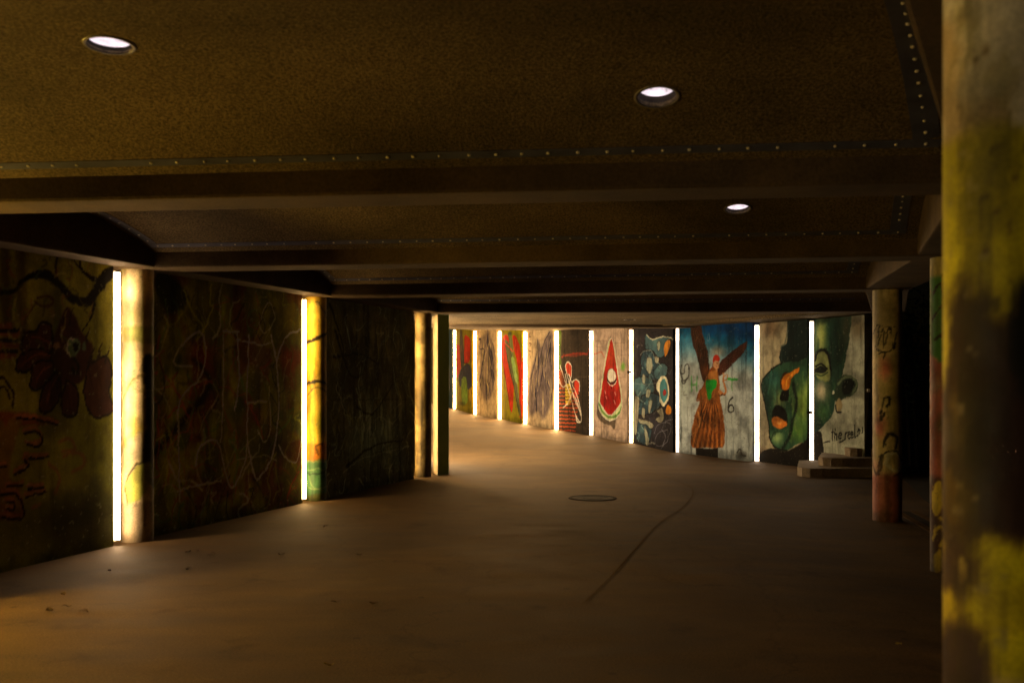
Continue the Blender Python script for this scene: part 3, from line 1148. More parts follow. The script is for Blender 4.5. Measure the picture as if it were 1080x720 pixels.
cv, z0 = new_column(LEFT[4], (214, 182, 58), 45, .135)
cv.mottle((196, 160, 30), 20, 2, .5, .7, .6)
cv.view(310, 290, 2.88)
B0 = (26, 20, 12)
cv.stroke([(20, 206), (45, 202), (75, 190), (115, 170)], [.03, .045, .03], B0, .008)
cv.stroke([(20, 336), (50, 326), (75, 326), (110, 338)], [.03, .04, .02], B0, .008)
cv.stroke([(40, 365), (60, 345), (90, 350), (105, 370)], .014, B0, .008, .8)
cv.stroke([(66, 80), (95, 115), (110, 150)], .016, B0, .008, .8)
cv.blob((85, 450), (45, 70), (120, 128, 24), .8).blob((45, 470), (20, 50), (176, 168, 40), .7)
cv.fill([(20, 520), (50, 512), (110, 515), (110, 560), (20, 562)], (206, 132, 26), .02)
cv.stroke([(75, 545), (65, 520), (85, 512)], .02, B0, .01, .7)
cv.fill([(10, 562), (115, 562), (115, 700), (10, 700)], (76, 138, 92), .02, .95, False)
for q in ([(20, 570), (60, 566), (110, 572)], [(35, 600), (70, 590), (100, 605)], [(30, 630), (60, 650), (95, 640)], [(45, 610), (55, 640), (85, 655)]):
    cv.stroke(q, .014, (190, 206, 140), .008, .7)
cv.stroke([(20, 596), (60, 606), (100, 590)], .016, (20, 50, 40), .008)
cv.fill([(10, 668), (115, 662), (115, 700), (10, 700)], (120, 112, 40), .02, .7, False)
cv.grime(.25, .3, .25)
tag(column_mesh('column', LEFT[4], .135, z0, ZS + .012, cv), 'yellow round column with black painted rings, an orange band and a teal foot', 'column', 'round columns carrying the beams')

cv, z0 = new_column(LEFT[5], (150, 130, 84), 46, .13)
cv.mottle((120, 104, 60), 14, 2, .5, .68, .7).mottle((210, 188, 120), 16, 3, .55, .7, .6)
cv.grime(.3, .4, .3)
tag(column_mesh('column', LEFT[5], .13, z0, ZS + .012, cv), 'slim tan mottled round column, the farthest of the left row, beside the green pier', 'column', 'round columns carrying the beams')

# -- green pier: two painted faces in one solid mesh
pa, pb, pc = Vector((-1.315, 16.55)), Vector((-1.205, 16.15)), Vector((-1.035, 16.32))
pd = Vector((-1.15, 16.75))
bm = bmesh.new()
zb = -.03
N = 60
ring = [pa, pb, pc, pd]
rows = []
for j in range(N + 1):
    z = zb + (ZS + .004 - zb) * j / N
    rows.append([bm.verts.new((p.x, p.y, z)) for p in ring])
lay = bm.faces.layers.int.new('k')
for j in range(N):
    for q in range(4):
        f = bm.faces.new((rows[j][q], rows[j][(q + 1) % 4], rows[j + 1][(q + 1) % 4], rows[j + 1][q]))
        f.material_index = 1 if q == 1 else 0
bm.faces.new(rows[0][::-1]); bm.faces.new(rows[-1])
M_PCREAM = noisy('pier_cream', (.42, .36, .22), (.58, .50, .33), 5, .7, 60, .4, .004)
M_PGREEN = noisy('pier_green', (.25, .42, .09), (.36, .55, .13), 4, .6, 60, .4, .004)
o = obj('pier', bm, M_PCREAM)
o.data.materials.append(M_PGREEN)
tag(o, 'slim square pier, one side cream, one side green, at the tunnel bend', 'pier')
p = Vector((-1.43, 16.27))
tube_light(p, Vector((-1, .2)).normalized(), E_TUBE, 0, 'upright tube light hidden between the tan column and the green pier', 'upright tube lights in the left wall gaps')

# -- inner wall beyond the bend (hidden behind the pier from here)
INNER = [(-1.35, 16.9), (-1.9, 19.4), (-3.7, 22.6), (-6.2, 25.6), (-9.2, 28.0)]
for k in range(4):
    a, b_ = V2(INNER[k]), V2(INNER[k + 1])
    t = (b_ - a).normalized(); n = Vector((-t.y, t.x))
    A, B = a + t * .12, b_ - t * .3
    zb = float(min(floor_z(*A), floor_z(*B))) - .02
    cv = Canvas((B - A).length, ZS + .03, (120, 104, 62), .03, None, 60 + k)
    paint_plain(cv, [(110, 60, 34), (60, 90, 70)])
    tag(panel_mesh('graffiti_wall', A, B, zb, ZS + .03, .22, cv), ['first', 'second', 'third', 'fourth'][k] + ' painted wall on the inner side of the bend behind the green pier', 'wall', 'painted wall panels of the underpass')
    p = b_ - t * .16 + n * .02
    tube_light(p, n, E_INNER, float(floor_z(*p)), 'upright tube light after the ' + ['first', 'second', 'third', 'fourth'][k] + ' inner wall behind the green pier', 'upright tube lights in the left wall gaps')

# ------------------------------------------------------------------ right outer wall: eleven panels and light strips
OUT_PX = [(915, 16.25), (855, 17.5), (797.5, 18.75), (713, 20.6), (664.5, 22.6), (622.5, 24.5), (586, 26.1), (553, 27.8), (526, 29.2), (500, 30.8), (478.5, 32.6), (461, 34.5), (440, 36.6), (405, 38.6)]
OUT = [Vector(((px - 540) / F * d, d)) for px, d in OUT_PX]
OUT[0] = Vector(((914 - 540) / F * 16.3, 16.3))
GW = [0, .08, .088, .08, .088, .09, .10, .10, .095, .10, .10, .10, .10, 0]


def P_face_ear(cv):
    cv.mottle((150, 148, 132), 40, 1, .4, .7, .5)
    cv.view(795, 330, 4.0)
    cv.blob((440, 60), (60, 90), (96, 80, 58), .8).blob((400, 30), (50, 60), (80, 66, 48), .7)
    face = [(215, -20), (390, -20), (405, 90), (390, 180), (372, 270), (345, 360), (335, 420), (300, 470), (262, 505), (215, 560)]
    m = cv.mask(face, .012)
    cv.fill(face, (34, 62, 48), .012)
    cv.clip = m
    cv.blob((285, 90), (36, 150), (150, 160, 84), .9).blob((350, 90), (40, 200), (16, 30, 28), .9).blob((390, 60), (40, 160), (50, 40, 30), .7)
    cv.blob((275, 120), (26, 120), (176, 180, 104), .8).blob((285, 330), (48, 76), (196, 178, 146), .95).blob((290, 420), (40, 60), (70, 116, 62), .9).blob((270, 480), (40, 50), (20, 44, 36), .8)
    cv.blob((300, 30), (70, 26), (22, 34, 24), .8)
    hatch(cv, face, [(14, 28, 24), (24, 54, 42), (84, 112, 66)], 24, (.03, .08), (40, 120), 33, .04, (.2, .45))
    cv.fill([(262, 175), (285, 155), (312, 175), (322, 230), (318, 285), (270, 275), (255, 220)], (132, 138, 84), .02)
    cv.stroke([(255, 200), (270, 165), (295, 155), (315, 180), (326, 235)], .06, (14, 18, 16), .02)
    cv.fill([(258, 236), (285, 222), (308, 240), (290, 254), (262, 250)], (20, 24, 20), .012)
    cv.stroke([(256, 255), (285, 264), (312, 250)], .03, (60, 74, 44), .012)
    cv.stroke([(262, 225), (285, 214), (310, 236)], .03, (12, 12, 12), .01)
    cv.clip = None
    # ear and earring
    cv.fill([(340, 330), (360, 275), (400, 262), (432, 280), (438, 320), (410, 348), (378, 360), (350, 380)], (44, 58, 44), .012)
    cv.fill([(372, 318), (385, 284), (410, 278), (424, 300), (405, 335), (380, 345)], (12, 18, 14), .02)
    cv.stroke([(355, 300), (385, 272), (418, 274), (434, 305), (414, 340)], .045, (128, 140, 104), .02, .8)
    cv.fill([(345, 380), (360, 355), (372, 380), (366, 412), (352, 412)], (150, 130, 96), .012)
    cv.stroke([(345, 390), (350, 416), (368, 418)], .03, (24, 22, 20), .008)
    cv.blob((335, 334), (8, 10), (226, 216, 200), 1, .5)
    cv.fill([(250, 520), (280, 500), (295, 560), (285, 640), (240, 650)], (26, 22, 18), .015)
    # handwriting  _the_reel_ni
    K = (24, 22, 20)
    cv.stroke([(297, 545), (320, 540)], .025, K, .008)
    write(cv, 'the', 325, 492, 14, 44, .026, K, slope=-.12)
    cv.stroke([(362, 545), (384, 536)], .024, K, .008)
    write(cv, 'reel', 384, 486, 11, 46, .026, K, slope=-.2)
    cv.stroke([(428, 524), (442, 516)], .022, K, .008)
    write(cv, 'ni', 440, 478, 12, 34, .024, K, slope=-.2)
    cv.grime(.3, .25, .25)


def P_face(cv):
    cv.mottle((132, 122, 100), 40, 1, .4, .7, .5)
    cv.view(795, 330, 4.0)
    cv.blob((70, 60), (70, 80), (90, 66, 48), .7).blob((30, 600), (60, 60), (100, 70, 54), .5)
    cv.fill([(150, -20), (245, -20), (245, 260), (120, 215), (115, 150), (140, 120)], (20, 30, 30), .015)
    cv.stroke([(118, 215), (116, 150), (132, 125), (150, 30)], .04, (44, 60, 56), .02, .6)
    face = [(120, 212), (180, 205), (245, 215), (245, 520), (190, 545), (140, 580), (100, 570), (70, 535), (58, 440), (34, 330), (38, 282), (80, 235)]
    m = cv.mask(face, .012)
    cv.fill(face, (40, 70, 52), .012)
    cv.clip = m
    cv.blob((80, 270), (60, 60), (28, 66, 66), .9).blob((50, 350), (40, 110), (14, 30, 26), .9)
    cv.blob((205, 390), (54, 140), (136, 166, 72), 1).blob((225, 330), (26, 60), (160, 176, 96), .7).blob((108, 368), (36, 60), (150, 164, 100), .9).blob((190, 500), (60, 60), (84, 120, 52), .9)
    cv.blob((98, 525), (40, 44), (140, 166, 108), .95).blob((170, 300), (36, 60), (60, 92, 60), .6)
    hatch(cv, [(150, 300), (245, 260), (245, 520), (150, 540)], [(160, 184, 96), (90, 128, 56), (60, 96, 48), (120, 150, 76)], 26, (.03, .09), (40, 130), 31, .04, (.2, .5))
    hatch(cv, [(40, 280), (110, 240), (120, 440), (70, 530), (50, 400)], [(10, 22, 22), (22, 52, 50), (60, 104, 88)], 22, (.03, .08), (40, 120), 32, .04, (.25, .55))
    cv.stroke([(165, 300), (180, 380), (165, 450), (150, 520), (120, 575)], .07, (14, 26, 20), .03, .9)
    cv.fill([(78, 420), (98, 385), (130, 405), (142, 460), (120, 490), (82, 470)], (16, 16, 14), .02)
    cv.fill([(74, 450), (95, 435), (130, 455), (138, 475), (112, 488), (82, 478)], (198, 112, 40), .015)
    cv.blob((108, 462), (22, 10), (232, 170, 100), .8)
    cv.fill([(112, 365), (120, 330), (145, 320), (150, 345), (140, 370)], (14, 14, 12), .012)
    cv.stroke([(72, 540), (85, 505), (120, 500)], .03, (30, 50, 36), .02, .8)
    cv.clip = None
    cv.fill([(120, 320), (118, 280), (140, 255), (170, 240), (194, 226), (188, 246), (160, 275), (146, 320)], (206, 112, 24), .012)
    cv.stroke([(136, 310), (142, 280), (175, 245)], .03, (240, 168, 60), .015, .8)
    cv.stroke([(116, 318), (114, 280), (136, 252)], .025, (60, 20, 10), .01)
    cv.stroke([(120, 212), (80, 235), (38, 282), (34, 330), (58, 440), (70, 535), (100, 570), (140, 580)], .03, (10, 14, 12), .01, .9)
    cv.fill([(15, 640), (22, 595), (70, 570), (100, 572), (140, 582), (200, 548), (250, 530), (250, 660), (15, 660)], (24, 20, 18), .015)
    cv.grime(.3, .25, .2)


def P_angel(cv):
    cv.mottle((160, 164, 154), 50, 1, .35, .7, .5)
    cv.view(705, 335, 4.5)
    zz = cv.Z[:, None] / cv.h
    xx = cv.S[None, :] / cv.w
    k = smooth(.60, .97, zz + .12 * (fbm(cv.ny, cv.nx, 40, 5) - .5) + .10 * (xx - .5))
    cv._put(np.broadcast_to(k, (cv.ny, cv.nx)) * 1., (10, 92, 128), 0, cv.nx, 0, cv.ny)
    k2 = smooth(.82, 1.0, zz + .1 * (fbm(cv.ny, cv.nx, 30, 6) - .5) + .16 * (xx - .6))
    cv._put(np.broadcast_to(k2, (cv.ny, cv.nx)) * .9, (6, 44, 88), 0, cv.nx, 0, cv.ny)
    cv.blob((235, 160), (56, 40), (170, 150, 124), .8).blob((80, 330), (60, 90), (150, 160, 146), .5)
    # wings
    wl = [(108, 30), (150, 30), (165, 90), (185, 160), (196, 260), (200, 300), (170, 310), (150, 250), (135, 180), (112, 110)]
    cv.fill(wl, (60, 36, 24), .012)
    m = cv.mask(wl, .012); cv.clip = m
    for q in range(9):
        cv.stroke([(112 + q * 7, 30), (130 + q * 8, 130), (150 + q * 6, 290)], .014, (108, 62, 36), .01, .55)
        cv.stroke([(116 + q * 7, 30), (134 + q * 8, 130), (154 + q * 6, 290)], .010, (24, 14, 12), .008, .6)
    cv.blob((175, 250), (26, 50), (150, 76, 30), .6)
    cv.clip = None
    wr = [(372, 112), (355, 165), (310, 215), (262, 262), (240, 275), (230, 250), (250, 205), (300, 160)]
    cv.fill(wr, (62, 34, 26), .012)
    m = cv.mask(wr, .012); cv.clip = m
    for q in range(8):
        cv.stroke([(372, 112 + q * 3), (310, 170 + q * 8), (236, 240 + q * 6)], .012, (112, 60, 40), .008, .55)
        cv.stroke([(372, 115 + q * 3), (310, 174 + q * 8), (236, 245 + q * 6)], .009, (24, 14, 12), .008, .6)
    cv.clip = None
    # robe
    robe = [(165, 320), (195, 250), (222, 235), (240, 290), (245, 380), (262, 470), (268, 560), (262, 610), (240, 618), (180, 612), (130, 618), (106, 600), (112, 520), (130, 450), (150, 395), (135, 385), (150, 345)]
    cv.fill(robe, (126, 70, 30), .012)
    m = cv.mask(robe, .012); cv.clip = m
    for q in range(13):
        x = 112 + q * 12
        cv.stroke([(180 + q * 4, 400), ((180 + q * 4 + x) / 2 + 4, 480), (x, 620)], [.012, .03, .045], (74, 34, 14) if q % 2 else (186, 108, 44), .015, .8)
    rr = random.Random(12)
    for _ in range(70):
        x, y = rr.uniform(105, 270), rr.uniform(260, 610)
        cv.stroke([(x, y), (x + rr.uniform(-8, 8), y + rr.uniform(15, 40)), (x + rr.uniform(-14, 14), y + rr.uniform(30, 90))], rr.uniform(.008, .03), rr.choice([(58, 28, 14), (88, 44, 18), (176, 104, 46), (150, 82, 32), (206, 140, 74)]), .010, rr.uniform(.3, .8))
    cv.blob((160, 560), (40, 60), (170, 92, 34), .5).blob((245, 520), (24, 80), (90, 42, 18), .6).blob((185, 470), (14, 70), (60, 26, 12), .6)
    cv.clip = None
    cv.stroke([(150, 395), (135, 388), (150, 345), (175, 320)], .03, (120, 60, 26), .01)
    # head, arms
    cv.stroke([(228, 255), (226, 230)], .06, (176, 116, 70), .01)
    cv.fill([(212, 200), (226, 190), (240, 202), (240, 232), (226, 245), (214, 232)], (196, 140, 96), .01)
    cv.fill([(208, 200), (214, 180), (232, 176), (244, 192), (240, 206), (225, 200), (213, 212)], (176, 44, 26), .01)
    cv.stroke([(228, 214), (234, 214)], .012, (40, 20, 14), .006); cv.stroke([(226, 232), (236, 230)], .012, (110, 30, 20), .006)
    cv.stroke([(230, 215), (238, 226)], .008, (90, 50, 34), .006)
    cv.stroke([(212, 205), (208, 240), (198, 258)], .02, (130, 40, 20), .01, .8)
    cv.stroke([(240, 350), (262, 360), (272, 345), (264, 310), (262, 280)], [.06, .05, .05, .045], (178, 112, 60), .01)
    for q in ((258, 262), (266, 258), (274, 264)): cv.stroke([(264, 285), q], .018, (190, 128, 76), .006)
    cv.stroke([(262, 300), (278, 290), (280, 270)], .02, (178, 112, 60), .008)
    cv.stroke([(240, 366), (270, 362)], .025, (80, 40, 18), .01)
    cv.fill([(190, 265), (225, 255), (235, 300), (220, 320), (195, 310)], (168, 104, 48), .012)
    # green spray over the breast, letters
    G = (26, 132, 40)
    cv.fill([(178, 300), (196, 294), (225, 296), (226, 330), (208, 345), (205, 375), (190, 392), (180, 350)], G, .015, .95)
    write(cv, 'H', 106, 280, 34, 66, .04, (70, 150, 60), .65)
    cv.stroke([(282, 290), (326, 290)], .045, (44, 150, 50), .015, .9)
    cv.stroke([(302, 292), (300, 345)], .03, (70, 150, 60), .015, .55)
    write(cv, '6', 278, 378, 38, 72, .035, (30, 26, 22), .9)
    for q in ([(60, 225), (58, 260), (75, 262), (80, 225), (95, 225), (98, 270)], [(55, 250), (70, 300), (95, 280), (100, 240)], [(62, 300), (72, 312), (90, 290)]):
        cv.stroke(q, .03, (46, 42, 38), .012, .7)
    cv.stroke([(75, 350), (70, 365), (85, 368)], .02, (90, 86, 76), .01, .7)
    cv.stroke([(186, 80), (184, 105), (196, 100), (194, 78)], .014, (160, 170, 168), .01, .6)
    # plinth and stains
    cv.fill([(130, 618), (235, 618), (236, 700), (130, 700)], (30, 24, 20), .012, 1, False)
    cv.blob((345, 650), (40, 34), (60, 56, 46), .8)
    cv.stroke([(325, 640), (340, 622), (350, 650), (370, 655)], .025, (44, 40, 34), .01, .8)
    for x in (90, 110, 300, 330): cv.stroke([(x, 420), (x + 2, 520 + x % 60)], .02, (118, 116, 100), .015, .5)
    cv.grime(.28, .35, .35)


def P_letters(cv):
    cv.mottle((40, 36, 40), 30, 1, .45, .7, .7)
    cv.view(620, 340, 5.14)
    cv.blob((350, 560), (110, 110), (58, 56, 66), .7).blob((280, 100), (50, 70), (54, 46, 48), .7)
    T1, T2, CR, K = (64, 92, 98), (42, 62, 72), (190, 184, 150), (16, 14, 16)
    shapes = [([(315, 62), (350, 90), (400, 75), (450, 82), (430, 110), (415, 180), (380, 190), (350, 150), (310, 140)], T1),
              ([(300, 160), (345, 150), (365, 200), (400, 240), (370, 300), (320, 330), (275, 320), (290, 250), (285, 200)], T2),
              ([(255, 300), (300, 290), (345, 310), (360, 360), (340, 420), (300, 440), (265, 400), (250, 350)], T1),
              ([(290, 400), (340, 380), (390, 400), (400, 440), (360, 480), (310, 500), (270, 490)], T2),
              ([(270, 530), (330, 540), (345, 600), (320, 660), (280, 650), (255, 600)], T2),
              ([(355, 260), (400, 220), (430, 240), (420, 290), (370, 310)], T1)]
    for s, c in shapes:
        cv.fill(s, c, .012)
        cv.stroke(s + [s[0]], .026, K, .008)
    for s, c in shapes:
        x = sum(q[0] for q in s) / len(s); y = sum(q[1] for q in s) / len(s)
        cv.blob((x - 8, y - 14), (26, 36), (110, 150, 146), .5)
    rr = random.Random(4)
    cv.clip = np.clip(sum(cv.mask(q[0], .01) for q in shapes), 0, 1)
    for _ in range(60):
        x, y = rr.uniform(255, 440), rr.uniform(70, 650)
        q = [(x, y), (x + rr.uniform(-26, 26), y + rr.uniform(15, 45)), (x + rr.uniform(-30, 30), y + rr.uniform(40, 90))]
        cv.stroke(q, rr.uniform(.012, .04), rr.choice([(22, 30, 36), (30, 44, 52), (104, 136, 138), (132, 156, 150), (52, 84, 92)]), .012, rr.uniform(.5, .9))
    cv.clip = None
    for _ in range(34):
        x, y = rr.uniform(250, 455), rr.uniform(60, 660)
        q = [(x, y), (x + rr.uniform(-20, 20), y + rr.uniform(-40, 40)), (x + rr.uniform(-34, 34), y + rr.uniform(-60, 60))]
        cv.stroke(q, rr.uniform(.008, .022), rr.choice([(14, 12, 14), (88, 96, 104), (150, 148, 136), (60, 62, 72)]), .008, rr.uniform(.4, .8))
    # cream highlights
    for s in ([(322, 190), (345, 195), (350, 250), (335, 280), (318, 250)], [(375, 110), (392, 100), (390, 140), (378, 150)], [(365, 185), (385, 190), (380, 220), (362, 210)], [(252, 420), (270, 400), (278, 430), (265, 590), (250, 590)],
              [(275, 520), (320, 530), (355, 550), (345, 575), (310, 550), (280, 545)], [(305, 560), (325, 600), (330, 660), (315, 660)], [(370, 480), (400, 460), (412, 510), (395, 545), (365, 525), (392, 505)], [(320, 360), (340, 370), (330, 410), (315, 400)],
              [(298, 280), (312, 290), (308, 330), (294, 320)], [(330, 420), (350, 430), (335, 490), (325, 470)], [(295, 460), (310, 470), (305, 520), (292, 500)]):
        cv.fill(s, CR, .010, .7)
        hatch(cv, s, [(120, 124, 108), (214, 208, 180), (84, 96, 92)], 5, (.01, .03), (15, 50), int(s[0][0]), .01)
        cv.stroke(s + [s[0]], .014, K, .006, .8)
    cv.stroke([(318, 66), (350, 92), (400, 78), (452, 84), (470, 100)], .02, (206, 200, 170), .008)
    cv.stroke([(285, 175), (300, 160), (345, 150), (365, 200), (402, 240)], .012, (170, 180, 170), .006, .8)
    # eye disc, gold
    cv.fill([(385, 310), (400, 290), (425, 300), (440, 360), (435, 420), (410, 452), (390, 430), (388, 390), (372, 360), (372, 335)], (214, 208, 176), .010)
    cv.fill([(392, 330), (410, 305), (428, 330), (432, 390), (415, 432), (396, 410), (390, 370)], (66, 122, 126), .010)
    cv.fill([(408, 370), (418, 360), (426, 376), (418, 396), (408, 390)], (140, 40, 36), .008)
    cv.fill([(412, 150), (418, 115), (440, 95), (446, 110), (436, 160), (420, 185)], (220, 140, 44), .010)
    cv.fill([(425, 460), (435, 445), (452, 460), (450, 490), (432, 500), (422, 482)], (216, 132, 34), .010)
    for q in ([(360, 600), (375, 560), (420, 540), (450, 560), (430, 640), (390, 670), (365, 650), (380, 600), (430, 580)], [(395, 690), (420, 620), (400, 580)], [(410, 540), (460, 520)]):
        cv.stroke(q, .016, (130, 128, 140), .008, .7)
    cv.stroke([(250, 330), (330, 335), (400, 320)], .012, (150, 150, 140), .008, .6)
    cv.grime(.25, .25, .25)


def P_cone(cv):
    cv.mottle((176, 150, 128), 40, 1, .4, .7, .5)
    cv.view(620, 340, 5.14)
    for q in ([(40, 100), (100, 98)], [(140, 112), (200, 110)], [(150, 180), (205, 178)], [(40, 130), (90, 130)], [(50, 310), (90, 310)], [(170, 300), (205, 298)], [(150, 520), (205, 518)], [(40, 560), (110, 566)], [(130, 580), (195, 576)], [(90, 620), (190, 628)], [(100, 98), (100, 130)], [(165, 112), (165, 180)]):
        cv.stroke(q, .016, (128, 102, 86), .012, .5, False)
    cv.blob((190, 240), (20, 36), (96, 160, 50), .9)
    cv.fill([(60, 400), (70, 330), (100, 200), (128, 90), (150, 540), (120, 555), (85, 545), (50, 500)], (74, 62, 48), .02, .8)
    W = (224, 214, 196)
    body = [(126, 84), (140, 120), (160, 250), (184, 400), (184, 460), (160, 510), (120, 530), (85, 510), (58, 460), (62, 400), (80, 290), (98, 180), (110, 110)]
    cv.fill(body, (196, 204, 150), .010)
    cv.stroke(body + [body[0]], .028, W, .008)
    cv.stroke([(60, 440), (85, 490), (120, 512), (165, 495), (182, 455)], .05, (102, 146, 62), .012)
    inner = [(126, 92), (138, 130), (156, 250), (178, 400), (174, 440), (130, 496), (104, 490), (70, 440), (68, 410), (86, 290), (102, 190)]
    cv.fill(inner, (176, 36, 26), .010)
    cv.clip = cv.mask(inner, .01)
    hatch(cv, inner, [(120, 16, 16), (206, 52, 34), (226, 92, 56), (150, 26, 22)], 30, (.02, .07), (40, 120), 34, .025, (.2, .5))
    cv.blob((125, 190), (36, 120), (232, 84, 44), .8).blob((120, 420), (60, 90), (140, 22, 22), .8)
    cv.clip = None
    cv.stroke([(66, 436), (100, 490), (130, 498), (178, 440)], .022, W, .008)
    cv.fill([(104, 296), (112, 258), (130, 250), (150, 270), (156, 310), (140, 335), (118, 336), (106, 318)], (70, 34, 28), .010)
    cv.fill([(106, 290), (114, 258), (130, 252), (148, 270), (152, 300), (138, 320), (118, 320)], (226, 216, 198), .010)
    cv.stroke([(106, 320), (130, 345), (156, 318)], .022, W, .008)
    for q in ([(92, 370), (98, 386)], [(98, 400), (102, 412)], [(146, 380), (150, 396)], [(140, 420), (150, 440)]):
        cv.stroke(q, .026, (226, 170, 160), .010, .9)
    cv.stroke([(0, 160), (40, 168), (70, 158), (90, 190)], .03, (190, 66, 40), .02, .6)
    cv.stroke([(130, 360), (124, 350)], .03, (40, 14, 12), .01)
    cv.grime(.2, .25, .25)


def P_sign(cv):
    cv.mottle((66, 54, 42), 30, 1, .4, .68, .8)
    cv.view(540, 340, 5.53)
    cv.fill([(266, 40), (288, 60), (284, 190), (288, 250), (266, 260)], (84, 116, 30), .03, .9)
    cv.stroke([(290, 200), (340, 186), (400, 182), (450, 186)], .045, (170, 52, 34), .02, .8)
    cv.stroke([(300, 185), (360, 196), (450, 178)], .03, (180, 60, 40), .02, .6)
    cv.stroke([(285, 320), (446, 318)], .016, (110, 96, 80), .01, .6)
    O = (206, 80, 36)
    for k, y in enumerate(range(385, 640, 22)):
        cv.stroke([(268, y), (330, y + 2), (392 - k * 2, y + 6)], .036, O, .012, .9, False)
    cv.fill([(276, 280), (300, 290), (312, 380), (290, 390), (272, 350)], (190, 80, 40), .02, .7)
    cv.fill([(312, 370), (342, 366), (346, 460), (316, 476)], (226, 196, 60), .015, .95)
    for y in range(380, 470, 18): cv.stroke([(310, y), (346, y)], .02, (40, 26, 18), .008, .9, False)
    cv.fill([(314, 250), (330, 232), (346, 260), (346, 310), (325, 300)], (206, 66, 34), .012)
    cv.fill([(362, 350), (378, 336), (392, 360), (384, 420), (366, 430)], (206, 60, 36), .012)
    W = (238, 226, 206)
    for q in ([(280, 250), (296, 300), (330, 400), (372, 540), (398, 580), (404, 540), (370, 460), (340, 370), (318, 290), (312, 250), (326, 230), (344, 250), (348, 300), (338, 345), (350, 400), (382, 470), (400, 540)],
              [(276, 330), (285, 365), (302, 376), (318, 350), (310, 300)], [(352, 350), (372, 330), (392, 350), (394, 400)], [(350, 360), (380, 430), (406, 540)], [(300, 496), (325, 470), (350, 420)], [(330, 300), (350, 350)], [(372, 540), (380, 580), (396, 580)]):
        cv.stroke(q, .036, W, .008)
    cv.blob((345, 480), (70, 150), (196, 84, 44), .18)
    cv.grime(.25, .3, .3)


def drapery(cv, base_pts, dark, mid, light, seed):
    """smoky hanging figure of long strokes"""
    r = random.Random(seed)
    for _ in range(70):
        q = r.choice(base_pts)
        x, y = q
        L = r.uniform(60, 190)
        dx = r.uniform(-22, 18)
        c = r.choice([dark, dark, mid, mid, light])
        cv.stroke([(x, y), (x + dx * .3, y + L * .5), (x + dx, y + L)], [.02, r.uniform(.025, .10), .012], c, .02, r.uniform(.5, .95))


def P_smoke_b(cv):
    cv.mottle((206, 176, 134), 40, 1, .4, .7, .5)
    cv.view(540, 340, 5.53)
    for y in (100, 180, 260, 340, 420): cv.stroke([(86, y), (246, y + 4)], .012, (170, 140, 104), .012, .5, False)
    D, Mi, Li = (40, 34, 48), (96, 84, 88), (214, 186, 132)
    body = [(150, 100), (170, 140), (195, 90), (222, 52), (240, 90), (240, 300), (236, 440), (210, 520), (180, 560), (150, 520), (110, 540), (92, 470), (104, 330), (120, 250), (140, 190)]
    cv.fill(body, (112, 96, 96), .09, .8)
    cv.clip = np.maximum(cv.mask(body, .06), .12)
    drapery(cv, [(150, 120), (170, 180), (200, 110), (222, 80), (228, 150), (180, 260), (150, 300), (120, 300), (205, 300), (225, 330), (140, 380), (180, 400)], D, Mi, Li, 3)
    cv.clip = None
    for q in ([(222, 52), (190, 110), (165, 200), (140, 300)], [(150, 100), (140, 200), (108, 330)], [(240, 70), (246, 160)], [(215, 130), (195, 260), (200, 420)]):
        cv.stroke(q, .028, (44, 38, 52), .015, .9)
    for q in ([(225, 100), (205, 200), (195, 280)], [(125, 290), (112, 400)], [(165, 250), (150, 400)]):
        cv.stroke(q, .03, (214, 188, 140), .015, .7)
    for q in ([(105, 60), (100, 80), (112, 84), (106, 100)], [(98, 120), (112, 124), (104, 140)], [(100, 150), (98, 165), (112, 168)], [(104, 185), (108, 205)]):
        cv.stroke(q, .026, (84, 64, 46), .010, .85)
    cv.grime(.18, .25, .25)


